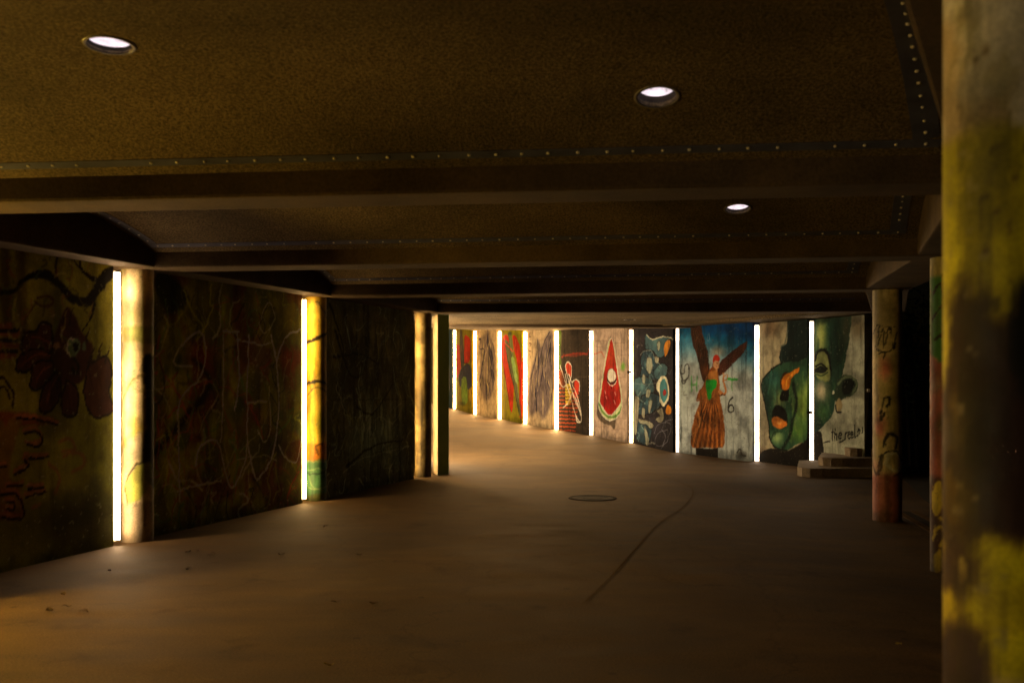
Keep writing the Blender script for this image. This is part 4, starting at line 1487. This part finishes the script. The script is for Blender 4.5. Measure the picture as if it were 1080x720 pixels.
def P_redlegs(cv):
    cv.mottle((158, 140, 26), 40, 1, .4, .7, .5)
    cv.view(470, 340, 6.55)
    R, G = (206, 54, 26), (120, 122, 64)
    cv.fill([(398, 100), (430, 90), (440, 160), (455, 240), (470, 420), (462, 600), (445, 600), (425, 470), (395, 290), (385, 200)], R, .012)
    cv.fill([(462, 96), (485, 95), (512, 170), (530, 300), (540, 480), (530, 660), (505, 620), (510, 420), (490, 260), (470, 170)], R, .012)
    cv.fill([(410, 120), (440, 150), (462, 210), (480, 330), (505, 500), (520, 640), (500, 610), (470, 440), (440, 330), (420, 220)], (110, 104, 62), .015)
    cv.fill([(432, 70), (448, 66), (460, 120), (470, 240), (455, 250), (438, 140)], G, .015)
    cv.fill([(455, 240), (475, 250), (490, 340), (500, 420), (480, 400), (462, 320)], (158, 190, 92), .015)
    for sh, sd in (([(398, 100), (430, 90), (440, 160), (455, 240), (470, 420), (462, 600), (445, 600), (425, 470), (395, 290), (385, 200)], 41), ([(462, 96), (485, 95), (512, 170), (530, 300), (540, 480), (530, 660), (505, 620), (510, 420), (490, 260), (470, 170)], 42)):
        hatch(cv, sh, [(140, 30, 16), (236, 96, 50), (100, 30, 18)], 16, (.015, .05), (50, 160), sd, .02, (.3, .6))
    hatch(cv, [(410, 120), (440, 150), (462, 210), (480, 330), (505, 500), (520, 640), (500, 610), (470, 440), (440, 330), (420, 220)], [(50, 46, 34), (150, 150, 90), (84, 90, 60)], 24, (.012, .04), (40, 120), 43, .015, (.4, .7))
    cv.stroke([(402, 100), (410, 140), (440, 170), (465, 200), (480, 160), (485, 120)], .035, (226, 96, 60), .012)
    for q in ([(398, 110), (388, 200), (400, 300), (430, 480), (447, 605)], [(420, 210), (450, 350), (480, 480), (505, 610)], [(435, 70), (440, 150), (456, 240)]):
        cv.stroke(q, .026, (44, 34, 22), .012, .8)
    cv.stroke([(470, 260), (486, 380), (506, 520)], .026, (190, 190, 120), .012, .7)
    cv.blob((445, 75), (22, 22), (60, 66, 50), .8)
    cv.grime(.15, .2, .25)


def P_smoke_a(cv):
    cv.mottle((206, 170, 116), 40, 1, .4, .7, .5)
    cv.view(470, 340, 6.55)
    for y in (120, 200, 280, 360, 440): cv.stroke([(222, y), (362, y + 4)], .012, (176, 138, 92), .012, .5, False)
    D, Mi, Li = (40, 32, 44), (100, 82, 80), (222, 186, 112)
    body = [(262, 90), (290, 56), (312, 100), (330, 160), (342, 260), (340, 400), (310, 520), (270, 540), (250, 480), (232, 400), (240, 260), (232, 160), (240, 110)]
    cv.fill(body, (128, 104, 84), .10, .75)
    cv.clip = np.maximum(cv.mask(body, .06), .12)
    drapery(cv, [(262, 110), (290, 80), (305, 120), (320, 180), (260, 220), (290, 240), (320, 280), (250, 320), (280, 360), (300, 400), (330, 330)], D, Mi, Li, 5)
    cv.clip = None
    for q in ([(245, 110), (235, 180), (268, 190), (250, 300), (236, 400)], [(290, 50), (300, 200), (320, 330), (300, 430)], [(325, 140), (345, 260)], [(270, 200), (262, 330)]):
        cv.stroke(q, .03, (48, 38, 48), .015, .85)
    for q in ([(280, 200), (262, 300), (250, 380)], [(296, 220), (320, 320)]): cv.stroke(q, .03, (222, 190, 120), .015, .8)
    cv.blob((236, 115), (9, 10), (40, 30, 26), .9, .4)
    cv.grime(.15, .25, .25)


def P_redgreen(cv):
    cv.mottle((150, 128, 22), 40, 1, .4, .7, .5)
    cv.view(470, 340, 6.55)
    R = (196, 50, 26)
    cv.fill([(130, 100), (150, 92), (172, 130), (168, 250), (150, 280), (125, 270), (128, 180)], R, .014)
    cv.fill([(72, 170), (95, 160), (104, 220), (104, 330), (80, 390), (68, 380)], R, .014)
    cv.fill([(100, 60), (112, 60), (124, 160), (128, 280), (110, 320), (98, 200)], (80, 70, 52), .014)
    cv.fill([(95, 350), (125, 300), (165, 290), (182, 380), (180, 450), (150, 460), (110, 450), (92, 420)], (62, 58, 62), .02)
    cv.fill([(112, 390), (140, 380), (150, 460), (150, 550), (118, 560), (108, 480)], (142, 166, 52), .02)
    cv.fill([(160, 470), (178, 450), (176, 540), (162, 545)], (176, 128, 34), .02)
    hatch(cv, [(70, 90), (180, 90), (180, 280), (70, 380)], [(120, 26, 14), (226, 84, 44), (90, 60, 30)], 18, (.015, .05), (40, 120), 44, .02, (.25, .5))
    hatch(cv, [(95, 300), (180, 300), (180, 540), (95, 550)], [(40, 38, 40), (110, 130, 60), (90, 84, 76)], 20, (.015, .05), (40, 110), 45, .02, (.3, .6))
    for q in ([(130, 100), (128, 180), (124, 270), (150, 282)], [(103, 60), (100, 200), (112, 320), (96, 400), (100, 550)], [(172, 130), (170, 250), (184, 380)], [(85, 240), (76, 300)]):
        cv.stroke(q, .026, (34, 22, 16), .012, .85)
    cv.stroke([(145, 120), (140, 200), (146, 260)], .02, (232, 110, 60), .012, .7)
    cv.blob((115, 560), (40, 26), (60, 56, 30), .7)
    cv.grime(.15, .2, .25)


def P_blue(cv):
    cv.mottle((40, 70, 74), 30, 1, .4, .7, .8)
    cv.view(470, 340, 6.55)
    cv.blob((20, 400), (20, 160), (150, 130, 110), .8)
    cv.stroke([(30, 60), (24, 300), (40, 560)], .05, (22, 44, 56), .03, .8)
    cv.grime(.2, .2, .2)


OUTER = [('caricature wall with a green eye, big ear and handwritten black letters, right end', (168, 166, 148), P_face_ear),
         ('caricature wall of a green faced figure with orange nose and open mouth', (150, 138, 114), P_face),
         ('wall with a brown winged angel in a long robe under a blue sky', (176, 180, 174), P_angel),
         ('dark wall of teal and cream wildstyle shapes with an eye disc', (34, 30, 34), P_letters),
         ('pale brick wall with a red pointed cone shape and white ball', (186, 160, 138), P_cone),
         ('brown wall with a looping white neon style scrawl over orange stripes', (58, 48, 38), P_sign),
         ('cream wall with a wide smoky dark draped figure, right of the red striped legs', (212, 182, 138), P_smoke_b),
         ('yellow green wall with long red leg shapes', (150, 134, 26), P_redlegs),
         ('cream wall with a narrow smoky hanging figure, between two yellow green walls', (212, 176, 120), P_smoke_a),
         ('far yellow green wall with red lobes and a pale green stem', (146, 124, 22), P_redgreen),
         ('dark blue wall farthest off, half hidden by the green pier', (52, 78, 80), P_blue),
         ('plain dark wall beyond the blue one, hidden by the pier', (90, 80, 60), None),
         ('plain wall at the tunnel end beyond the bend', (120, 104, 70), None)]
ENDS = []
for k, (label, base, fn) in enumerate(OUTER):
    R_, L_ = OUT[k], OUT[k + 1]
    t = (R_ - L_).normalized()
    B = R_ - t * GW[k] * .5
    A = L_ + t * GW[k + 1] * .5
    bk = Vector((-t.y, t.x))
    B = B - bk * .05                                     # saw-tooth: near end proud, far end set back
    A = A + bk * .05
    ENDS.append((A, B))
    zb = float(min(floor_z(*A), floor_z(*B))) - .02
    ztop = max(float(floor_z(*A)), float(floor_z(*B))) + ZS + .004
    cv = Canvas((B - A).length, ztop - zb, base, .0125, panel_map(A, B, zb), 80 + k)
    if fn: fn(cv)
    else: paint_plain(cv, [(90, 70, 50), (140, 110, 60)])
    cv.gain = {0: np.array([1.25, 1.42, 1.5]), 1: np.array([1.5, 1.65, 1.7]), 2: np.array([1.1, 1.24, 1.42])}.get(k, np.array([1.02, 1.1, 1.22]))
    tag(panel_mesh('mural_wall', A, B, zb, ztop - zb, .22, cv), label, 'mural wall', 'mural walls along the outer curve')

NAMES = ['face_ear']
strip_lab = {1: 'glowing upright light strip splitting the green caricature face', 2: 'glowing upright light strip between the angel and the green caricature face',
             3: 'glowing upright light strip between the teal wildstyle wall and the angel', 4: 'glowing upright light strip between the red cone and the teal wildstyle wall',
             5: 'glowing upright light strip between the neon style scrawl and the red cone', 6: 'glowing upright light strip between the wide smoky figure and the neon style scrawl',
             7: 'glowing upright light strip between the red leg shapes and the wide smoky figure', 8: 'glowing upright light strip between the narrow smoky figure and the red leg shapes',
             9: 'glowing upright light strip between the red lobes wall and the narrow smoky figure', 10: 'glowing upright light strip farthest off, beside the dark blue wall',
             11: 'hidden light strip past the dark blue wall', 12: 'hidden light strip near the tunnel end'}
for k in range(1, len(OUT) - 1):
    p = OUT[k]
    e0, e1 = ENDS[k][1], ENDS[k - 1][0]                   # proud end on the left, set-back end on the right
    d = (e1 - e0).normalized()
    p = (e0 + e1) / 2
    back = Vector((-d.y, d.x))
    z0 = float(floor_z(*p)) - .01
    w = (e1 - e0).length
    root = empty('light_strip', (p.x, p.y, z0), math.atan2(d.y, d.x))
    tag(root, strip_lab[k], 'light strip', 'upright light strips between the murals')
    H = ZS - .02
    bm = bmesh.new()
    n = 26                                               # slightly bowed diffuser
    prev = None
    for q in range(9):
        x = (-.5 + q / 8) * (w - .02)
        y = .035 + .02 * (2 * q / 8 - 1) ** 2
        v = (bm.verts.new((x, y, .02)), bm.verts.new((x, y, H)))
        if prev: bm.faces.new((prev[0], v[0], v[1], prev[1]))
        prev = v
    obj('diffuser', bm, E_STRIPN if k <= 3 else E_STRIPM if k <= 5 else E_STRIP, root, True)
    bm = bmesh.new()
    box(bm, (0, .165, H / 2 + .01), (w - .03, .2, H), None, .004)
    obj('housing', bm, M_RIM, root)
    bm = bmesh.new()
    zc = {4: 1.62, 1: .98}.get(k, 1.3)
    if k in (1, 4):
        box(bm, (-.02, .02, zc), (w * .8, .035, .05), None, .006)
        obj('bracket', bm, M_IRON, root)

bm = bmesh.new()
prev = None
for k in range(0, 4):
    p = OUT[k]
    d = (OUT[max(k - 1, 0)] - OUT[k + 1]).normalized()
    bk = Vector((-d.y, d.x))
    a, b_ = p - bk * .55, p + bk * .35
    v = [bm.verts.new((a.x, a.y, ZS + .03)), bm.verts.new((b_.x, b_.y, ZS + .03)), bm.verts.new((b_.x, b_.y, 3.1)), bm.verts.new((a.x, a.y, 3.1))]
    if prev:
        for q in range(4): bm.faces.new((prev[q], prev[(q + 1) % 4], v[(q + 1) % 4], v[q]))
    else: bm.faces.new(v)
    prev = v
bm.faces.new(prev[::-1])
tag(obj('edge_beam', bm, M_CEIL), 'curved tan edge beam over the angel and caricature walls', 'beam', 'edge beams over the column rows')

# small white box at the end of the caricature wall
bm = bmesh.new()
ex = OUT[0] + Vector((.02, -.03))
box(bm, (ex.x, ex.y, 1.37), (.05, .05, .06), None, .008)
tag(obj('white_box', bm, M_WHITE), 'tiny white box at the right end of the caricature wall', 'junction box')

# far ceiling over the bend
bm = bmesh.new()
outer_l = [OUT[k] for k in range(3, len(OUT))]
inner_l = [Vector((-1.95, 20.2)), Vector((-2.3, 20.6)), Vector((-2.9, 21.6)), Vector((-3.8, 22.9)), Vector((-4.7, 23.9)), Vector((-5.6, 25.0)), Vector((-6.6, 26.0)), Vector((-7.6, 26.8)), Vector((-8.6, 27.6)), Vector((-9.6, 28.4)), Vector((-10.6, 29.0))]
prev = None
for a, b_ in zip(inner_l, outer_l):
    out = (b_ - a).normalized()
    b2 = b_ + out * .35
    a2 = a - out * .3
    zi, zo = float(floor_z(*a)) + ZS + .012, float(floor_z(*b_)) + ZS + .012
    v = [bm.verts.new((a2.x, a2.y, zo)), bm.verts.new((b2.x, b2.y, zo)), bm.verts.new((b2.x, b2.y, zo + .3)), bm.verts.new((a2.x, a2.y, zo + .3))]
    if prev:
        for q in range(4): bm.faces.new((prev[q], prev[(q + 1) % 4], v[(q + 1) % 4], v[q]))
    else: bm.faces.new(v)
    prev = v
bm.faces.new(prev[::-1])
tag(obj('far_ceiling', bm, M_BEAM), kind='structure')

# ------------------------------------------------------------------ right side columns
cv, z0 = new_column(RIGHT[1], (196, 190, 172), 51)
cv.gain = 2.1
cv.wob = .028
cv.mottle((150, 122, 76), 16, 2, .5, .7, .6)
cv.view(0, 0, 1)
cv.fill([(985, 148), (1010, 132), (1040, 120), (1075, 128), (1100, 150), (1120, 150), (1120, 720), (985, 720)], (172, 164, 20), .03, 1, False)
cv.fill([(1003, 400), (1006, 330), (1014, 296), (1022, 280), (1030, 302), (1042, 300), (1048, 330), (1062, 335), (1085, 325), (1120, 330), (1120, 560), (1080, 572), (1050, 560), (1034, 590), (1024, 640), (1003, 600), (985, 560), (985, 400)], (36, 22, 19), .035)
cv.mottle((120, 104, 22), 14, 9, .66, .74, .3)
cv.fill([(1062, 380), (1058, 320), (1066, 292), (1090, 284), (1120, 300), (1120, 420), (1080, 420)], (9, 8, 9), .025)
cv.blob((1040, 460), (40, 90), (16, 11, 10), .8).blob((1014, 430), (16, 60), (66, 50, 24), .5)
cv.fill([(1003, 600), (1018, 575), (1032, 600), (1024, 660), (1036, 690), (1020, 760), (985, 760), (985, 600)], (48, 30, 32), .03, .9)
cv.fill([(996, 650), (1010, 640), (1022, 670), (1016, 700), (996, 690)], (156, 140, 30), .015)
cv.fill([(1000, 690), (1030, 670), (1044, 690), (1040, 740), (1000, 740)], (40, 24, 32), .03)
for x, y in ((1030, 55), (1042, 40), (1020, 92), (1052, 215), (1068, 180), (1040, 255), (1062, 230)): cv.blob((x, y), (4, 6), (90, 70, 40), .8, .3)
cv.mottle((96, 88, 24), 9, 6, .64, .74, .3, 1, 3)
for q in range(26):
    x, y = random.uniform(1000, 1090), random.uniform(20, 660)
    cv.stroke([(x, y), (x + random.uniform(-2, 2), y + random.uniform(20, 90))], [.004, .007, .003], random.choice([(60, 48, 26), (96, 80, 40), (40, 30, 22), (200, 190, 90)]), .003, .6)
cv.grime(.3, .35, .2)
tag(column_mesh('column', RIGHT[1], R_COL, z0, ZS + .012, cv, None, 120), 'large blurred column at the right edge, tan above, yellow with dark brown splashes below', 'column', 'round columns carrying the beams')

cv, z0 = new_column(RIGHT[2], (170, 150, 90), 52)
col_plain(cv, (130, 60, 50))
tag(column_mesh('column', RIGHT[2], R_COL, z0, ZS + .012, cv), 'round column hidden behind the large yellow column', 'column', 'round columns carrying the beams')

cv, z0 = new_column(RIGHT[3], (160, 120, 100), 53)
cv.view(880, 250, 1.532)
cv.fill([(140, 40), (220, 40), (220, 180), (195, 215), (165, 195), (140, 170)], (46, 104, 48), .03)
cv.fill([(140, 20), (230, 20), (230, 55), (140, 60)], (176, 150, 100), .03, .8)
for q in ([(162, 90), (175, 75), (182, 120)], [(160, 130), (178, 110), (182, 150), (168, 165)], [(164, 165), (182, 150)], [(175, 60), (184, 90)]):
    cv.stroke(q, .022, (16, 22, 14), .006)
cv.fill([(140, 190), (165, 200), (195, 220), (220, 300), (220, 420), (140, 400)], (150, 74, 72), .03, .9)
cv.blob((165, 240), (16, 26), (200, 160, 140), .7).blob((175, 300), (20, 24), (70, 60, 50), .7)
cv.fill([(140, 385), (220, 395), (220, 580), (140, 580)], (54, 26, 36), .03, .95, False)
Y = (196, 176, 60)
for s in ([(160, 410), (172, 395), (176, 430), (166, 455), (160, 440)], [(162, 520), (172, 505), (176, 535), (164, 545)]): cv.fill(s, Y, .010)
for q in ([(180, 400), (178, 440), (190, 460)], [(172, 500), (184, 470), (172, 455)], [(160, 490), (170, 470), (186, 480), (182, 520)]): cv.stroke(q, .03, Y, .008)
cv.grime(.25, .3, .3)
tag(column_mesh('column', RIGHT[3], R_COL, z0, ZS + .012, cv), 'column with a green top, pink middle and yellow squiggles, half hidden by the big yellow column', 'column', 'round columns carrying the beams')

cv, z0 = new_column(RIGHT[4], (176, 158, 122), 54, .165)
cv.gain = np.array([1.8, 1.95, 2.2])
cv.view(905, 270, 2.118)
cv.mottle((150, 136, 92), 16, 2, .45, .7, .6)
cv.blob((60, 250), (24, 40), (176, 96, 92), .8).blob((50, 380), (22, 44), (176, 92, 90), .8).blob((85, 330), (16, 60), (150, 140, 90), .6)
K = (24, 22, 20)
for q in ([(36, 170), (48, 152), (44, 200), (58, 160), (56, 205)], [(60, 200), (70, 160), (76, 205), (84, 170)], [(38, 200), (60, 215), (82, 195)], [(50, 155), (80, 158)], [(46, 218), (60, 214), (56, 232)]):
    cv.stroke(q, .014, K, .005, .9)
cv.stroke([(54, 338), (58, 316), (68, 318), (66, 336)], .026, K, .006); cv.stroke([(54, 345), (50, 365), (62, 350)], .026, K, .008)
cv.stroke([(56, 425), (66, 398), (84, 402), (82, 428)], .03, (20, 18, 18), .008, .9)
cv.stroke([(30, 435), (42, 490), (52, 445)], .035, K, .008)
cv.stroke([(60, 445), (84, 440), (94, 460), (80, 480), (62, 465), (66, 450)], .035, (196, 190, 176), .008)
cv.stroke([(52, 480), (60, 440), (84, 436), (96, 470), (78, 492)], .02, K, .006)
cv.fill([(10, 490), (120, 484), (120, 620), (10, 620)], (128, 62, 60), .05, .8, False)
cv.blob((40, 470), (26, 26), (170, 110, 90), .6)
cv.grime(.3, .3, .3)
tag(column_mesh('column', RIGHT[4], .165, z0, ZS + .012, cv), 'pale round column with black tags and a red foot, in front of the dark outdoors', 'column', 'round columns carrying the beams')

cv, z0 = new_column(RIGHT[0], (176, 150, 90), 55)
col_plain(cv, (130, 110, 50))
tag(column_mesh('column', RIGHT[0], R_COL, z0, ZS + .012, cv), 'round column behind the camera position', 'column', 'round columns carrying the beams')

# column collars (dark ring at the top of the right-hand columns)
# steps ------------------------------------------------------------------
M_STEP = noisy('step_concrete', (.17, .13, .085), (.32, .25, .16), 3, .75, 40, .5, .006, (.7, 1.15))
st = empty('stone_steps', (5.2, 16.0, 0))
tag(st, 'three rounded concrete steps at the foot of the caricature wall', 'steps')


def step(poly, z0, z1):
    bm = bmesh.new()
    prism(bm, [(x - 5.2, y - 16.0) for x, y in poly], z0, z1, .014)
    r = random.Random(int(z1 * 1000))
    bmesh.ops.subdivide_edges(bm, edges=[e for e in bm.edges if e.calc_length() > .25], cuts=9, use_grid_fill=True)
    for v in bm.verts: v.co += Vector((r.uniform(-.006, .006), r.uniform(-.006, .006), r.uniform(-.004, .004)))
    return obj('step', bm, M_STEP, st)


step([(5.0, 17.35), (4.60, 16.05), (4.62, 15.88), (4.72, 15.77), (4.9, 15.72), (6.0, 15.72), (6.2, 17.35)], -.08, .145)
step([(5.38, 17.3), (5.02, 16.3), (5.05, 16.15), (5.15, 16.06), (5.3, 16.02), (6.05, 16.02), (6.2, 17.3)], .14, .285)
step([(5.75, 17.25), (5.52, 16.5), (5.56, 16.38), (5.66, 16.32), (6.1, 16.32), (6.2, 17.25)], .28, .42)

# ground outside the right column row, night darkness put into its near-black colour ------------------------------------
bm = bmesh.new()
gl = [Vector(p) for p in spline([(1.9, -1.2), (2.3, 2.2), (3.35, 5.2), (4.4, 8.4), (5.1, 11.5), (5.6, 13.4), (6.1, 15.6)], False, 8)]
prev = None
for p in gl:
    row = [bm.verts.new((p.x + dx, p.y, float(floor_z(p.x + dx, p.y)) + .005 + .03 * min(1, dx))) for dx in (0, .3, 1, 3, 6, 12, 30)]
    if prev:
        for q in range(6): bm.faces.new((prev[q], prev[q + 1], row[q + 1], row[q]))
    prev = row
tag(obj('ground', bm, noisy('night_ground', (.012, .010, .007), (.03, .025, .018), 3, .95, 40, .8, .02)), 'bare ground outside the right columns, coloured near black for the night', 'ground', kind='structure')

# drain gutter along the right column row ---------------------------------
gut = empty('drain_channel', (0, 0, 0))
tag(gut, 'shallow drain channel with a dark slot running along the right columns', 'drain')
line = [Vector((3.62, 8.0)), Vector((4.05, 9.6)), Vector((4.35, 11.0)), Vector((4.6, 12.6))]


def strip_along(line, o0, o1, dz0, dz1, name, mat, parent):
    bm = bmesh.new()
    prev = None
    for i, p in enumerate(line):
        d = (line[min(i + 1, len(line) - 1)] - line[max(i - 1, 0)]).normalized()
        n = Vector((d.y, -d.x))
        a, b_ = p + n * o0, p + n * o1
        za, zb_ = float(floor_z(*a)), float(floor_z(*b_))
        v = [bm.verts.new((a.x, a.y, za + dz0)), bm.verts.new((b_.x, b_.y, zb_ + dz0)), bm.verts.new((b_.x, b_.y, zb_ + dz1)), bm.verts.new((a.x, a.y, za + dz1))]
        if prev:
            for q in range(4): bm.faces.new((prev[q], prev[(q + 1) % 4], v[(q + 1) % 4], v[q]))
        else: bm.faces.new(v)
        prev = v
    bm.faces.new(prev[::-1])
    return obj(name, bm, mat, parent)


ln = [Vector(q) for q in spline([tuple(p) for p in line], False, 8)]
strip_along(ln, .22, .30, -.03, .004, 'edging', M_SEAM, gut)
strip_along(ln, .30, .42, -.03, .002, 'slot', M_IRON, gut)
strip_along(ln, .42, .50, -.03, .004, 'edging', M_SEAM, gut)

# manhole ------------------------------------------------------------------
p = at_floor(625, 525)
mh = empty('manhole_cover', (p.x, p.y, p.z))
tag(mh, 'round iron manhole cover set in the middle of the floor', 'manhole cover')
bm = bmesh.new()
lathe(bm, [(.315, -.01), (.315, .005), (.31, .008), (.275, .008), (.272, .002)], 56)
obj('frame', bm, M_IRON, mh)
bm = bmesh.new()
rings = lathe(bm, [(.268, -.01), (.268, .006), (.20, .007), (.195, .003), (.13, .003), (.125, .007), (.05, .007)], 56)
bm.faces.new(rings[-1])
obj('lid', bm, M_DARKC, mh)

# fallen leaves --------------------------------------------------------------
def leaf(px, py, s, mat, label, group=None):
    p = at_floor(px, py)
    bm = bmesh.new()
    n = 7
    L, Rr = [], []
    mid = []
    for k in range(n):
        t = k / (n - 1)
        w = s * .38 * math.sin(PI * min(1, t * .92 + .04)) * (1.1 - .5 * t)
        z = .008 + .012 * math.sin(t * 3.0 + px) ** 2
        L.append(bm.verts.new(((t - .5) * s, w, z + .010 * random.random())))
        mid.append(bm.verts.new(((t - .5) * s, 0, z)))
        Rr.append(bm.verts.new(((t - .5) * s, -w, z + .010 * random.random())))
    for k in range(n - 1):
        bm.faces.new((mid[k], mid[k + 1], L[k + 1], L[k]))
        bm.faces.new((Rr[k], Rr[k + 1], mid[k + 1], mid[k]))
    o = obj('fallen_leaf', bm, mat)
    o.location = p
    o.rotation_euler = (0, 0, random.uniform(0, 6.3))
    tag(o, label, 'leaf', group)


LB = 'small curled dry leaf lying on the brown floor in front of the cream column'
for q in ((198, 583), (209, 581), (223, 585), (199, 601), (297, 586), (88, 646), (70, 641), (52, 645), (67, 628), (115, 603)):
    leaf(*q, random.uniform(.05, .085), M_LEAFB, LB, 'dry leaves on the floor by the cream column')
for q in ((354, 636), (394, 638), (343, 556), (379, 586)):
    leaf(*q, random.uniform(.05, .08), M_LEAFB, 'small dry leaf lying alone on the open middle floor', 'dry leaves on the open middle floor')
leaf(347, 703, .055, M_LEAFY, 'single yellow leaf at the very front of the floor')
leaf(948, 681, .055, M_LEAFY, 'single pale leaf on the dark floor near the big yellow column')

# shrub outside ---------------------------------------------------------------
def shrub(c, h, rad, label, seed, n=1500):
    r = random.Random(seed)
    z0 = float(floor_z(*c)) - .02
    root = empty('shrub', (c[0], c[1], z0))
    tag(root, label, 'shrub', 'shrubs outside the underpass')
    bm = bmesh.new()
    tips = []
    for k in range(9):
        a = r.uniform(0, 2 * PI)
        p = Vector((r.uniform(-.15, .15), r.uniform(-.15, .15), 0))
        q = Vector((math.cos(a) * rad * r.uniform(.3, .8), math.sin(a) * rad * r.uniform(.3, .8), h * r.uniform(.55, .95)))
        prev = None
        for s in range(7):
            t = s / 6
            x = p.lerp(q, t) + Vector((0, 0, .25 * math.sin(PI * t)))
            if s >= 2: tips.append(x)
            w = .035 * (1 - .8 * t)
            ring = [bm.verts.new(x + Vector((w * math.cos(b2), w * math.sin(b2), 0))) for b2 in (0, 1.57, 3.14, 4.71)]
            if prev:
                for e in range(4): bm.faces.new((prev[e], prev[(e + 1) % 4], ring[(e + 1) % 4], ring[e]))
            prev = ring
    obj('stem', bm, M_BARK, root)
    bm = bmesh.new()
    for k in range(n):
        b0 = r.choice(tips)
        p = b0 + Vector((r.gauss(0, .2), r.gauss(0, .2), r.gauss(0, .2)))
        d = Vector((r.gauss(0, 1), r.gauss(0, 1), r.gauss(-.3, .7))).normalized()
        s = d.cross(Vector((r.random(), r.random(), r.random()))).normalized()
        L = r.uniform(.06, .12)
        v = [bm.verts.new(p), bm.verts.new(p + d * L * .5 + s * L * .26), bm.verts.new(p + d * L), bm.verts.new(p + d * L * .5 - s * L * .26)]
        bm.faces.new(v)
    obj('foliage', bm, M_GREEN, root)


shrub((7.35, 17.9), 3.3, .9, 'dark leafy shrub outside, seen between the pale column and the green topped column', 3)
shrub((8.6, 17.0), 2.6, .9, 'dark leafy shrub outside, hidden behind the right-hand columns', 5, 900)

# ------------------------------------------------------------------ world, sun, camera
w = bpy.data.worlds.new('World')
sc.world = w
w.use_nodes = True
nt = w.node_tree
bg = nt.nodes['Background']
sky = nt.nodes.new('ShaderNodeTexSky')
sky.sky_type = 'NISHITA'
sky.sun_disc = False
sky.sun_elevation = math.radians(1.5)
sky.sun_rotation = math.radians(200)
nt.links.new(sky.outputs[0], bg.inputs[0])
bg.inputs[1].default_value = .0006

cam = bpy.data.cameras.new('camera')
cam.lens = 35
cam.sensor_width = 36
cam.shift_y = 40.0 / 1080.0
cam.clip_start = .05
cam.clip_end = 400
cam.dof.use_dof = True
cam.dof.focus_distance = 16.5
cam.dof.aperture_fstop = 2.6
co = link(bpy.data.objects.new('camera', cam))
co.location = (0, 0, EYE)
co.rotation_euler = (math.radians(90), 0, 0)
sc.camera = co

sc.view_settings.view_transform = 'Standard'
sc.view_settings.look = 'None'
sc.view_settings.exposure = 0
sc.view_settings.gamma = 1
sc.render.engine = 'CYCLES'
sc.cycles.use_denoising = True
try:
    sc.cycles.denoiser = 'OPENIMAGEDENOISE'
    sc.cycles.denoising_input_passes = 'RGB_ALBEDO_NORMAL'
except Exception:
    pass
sc.cycles.use_light_tree = True
sc.cycles.max_bounces = 8
sc.cycles.diffuse_bounces = 5
sc.cycles.sample_clamp_indirect = 6
sc.cycles.caustics_reflective = False
sc.cycles.caustics_refractive = False
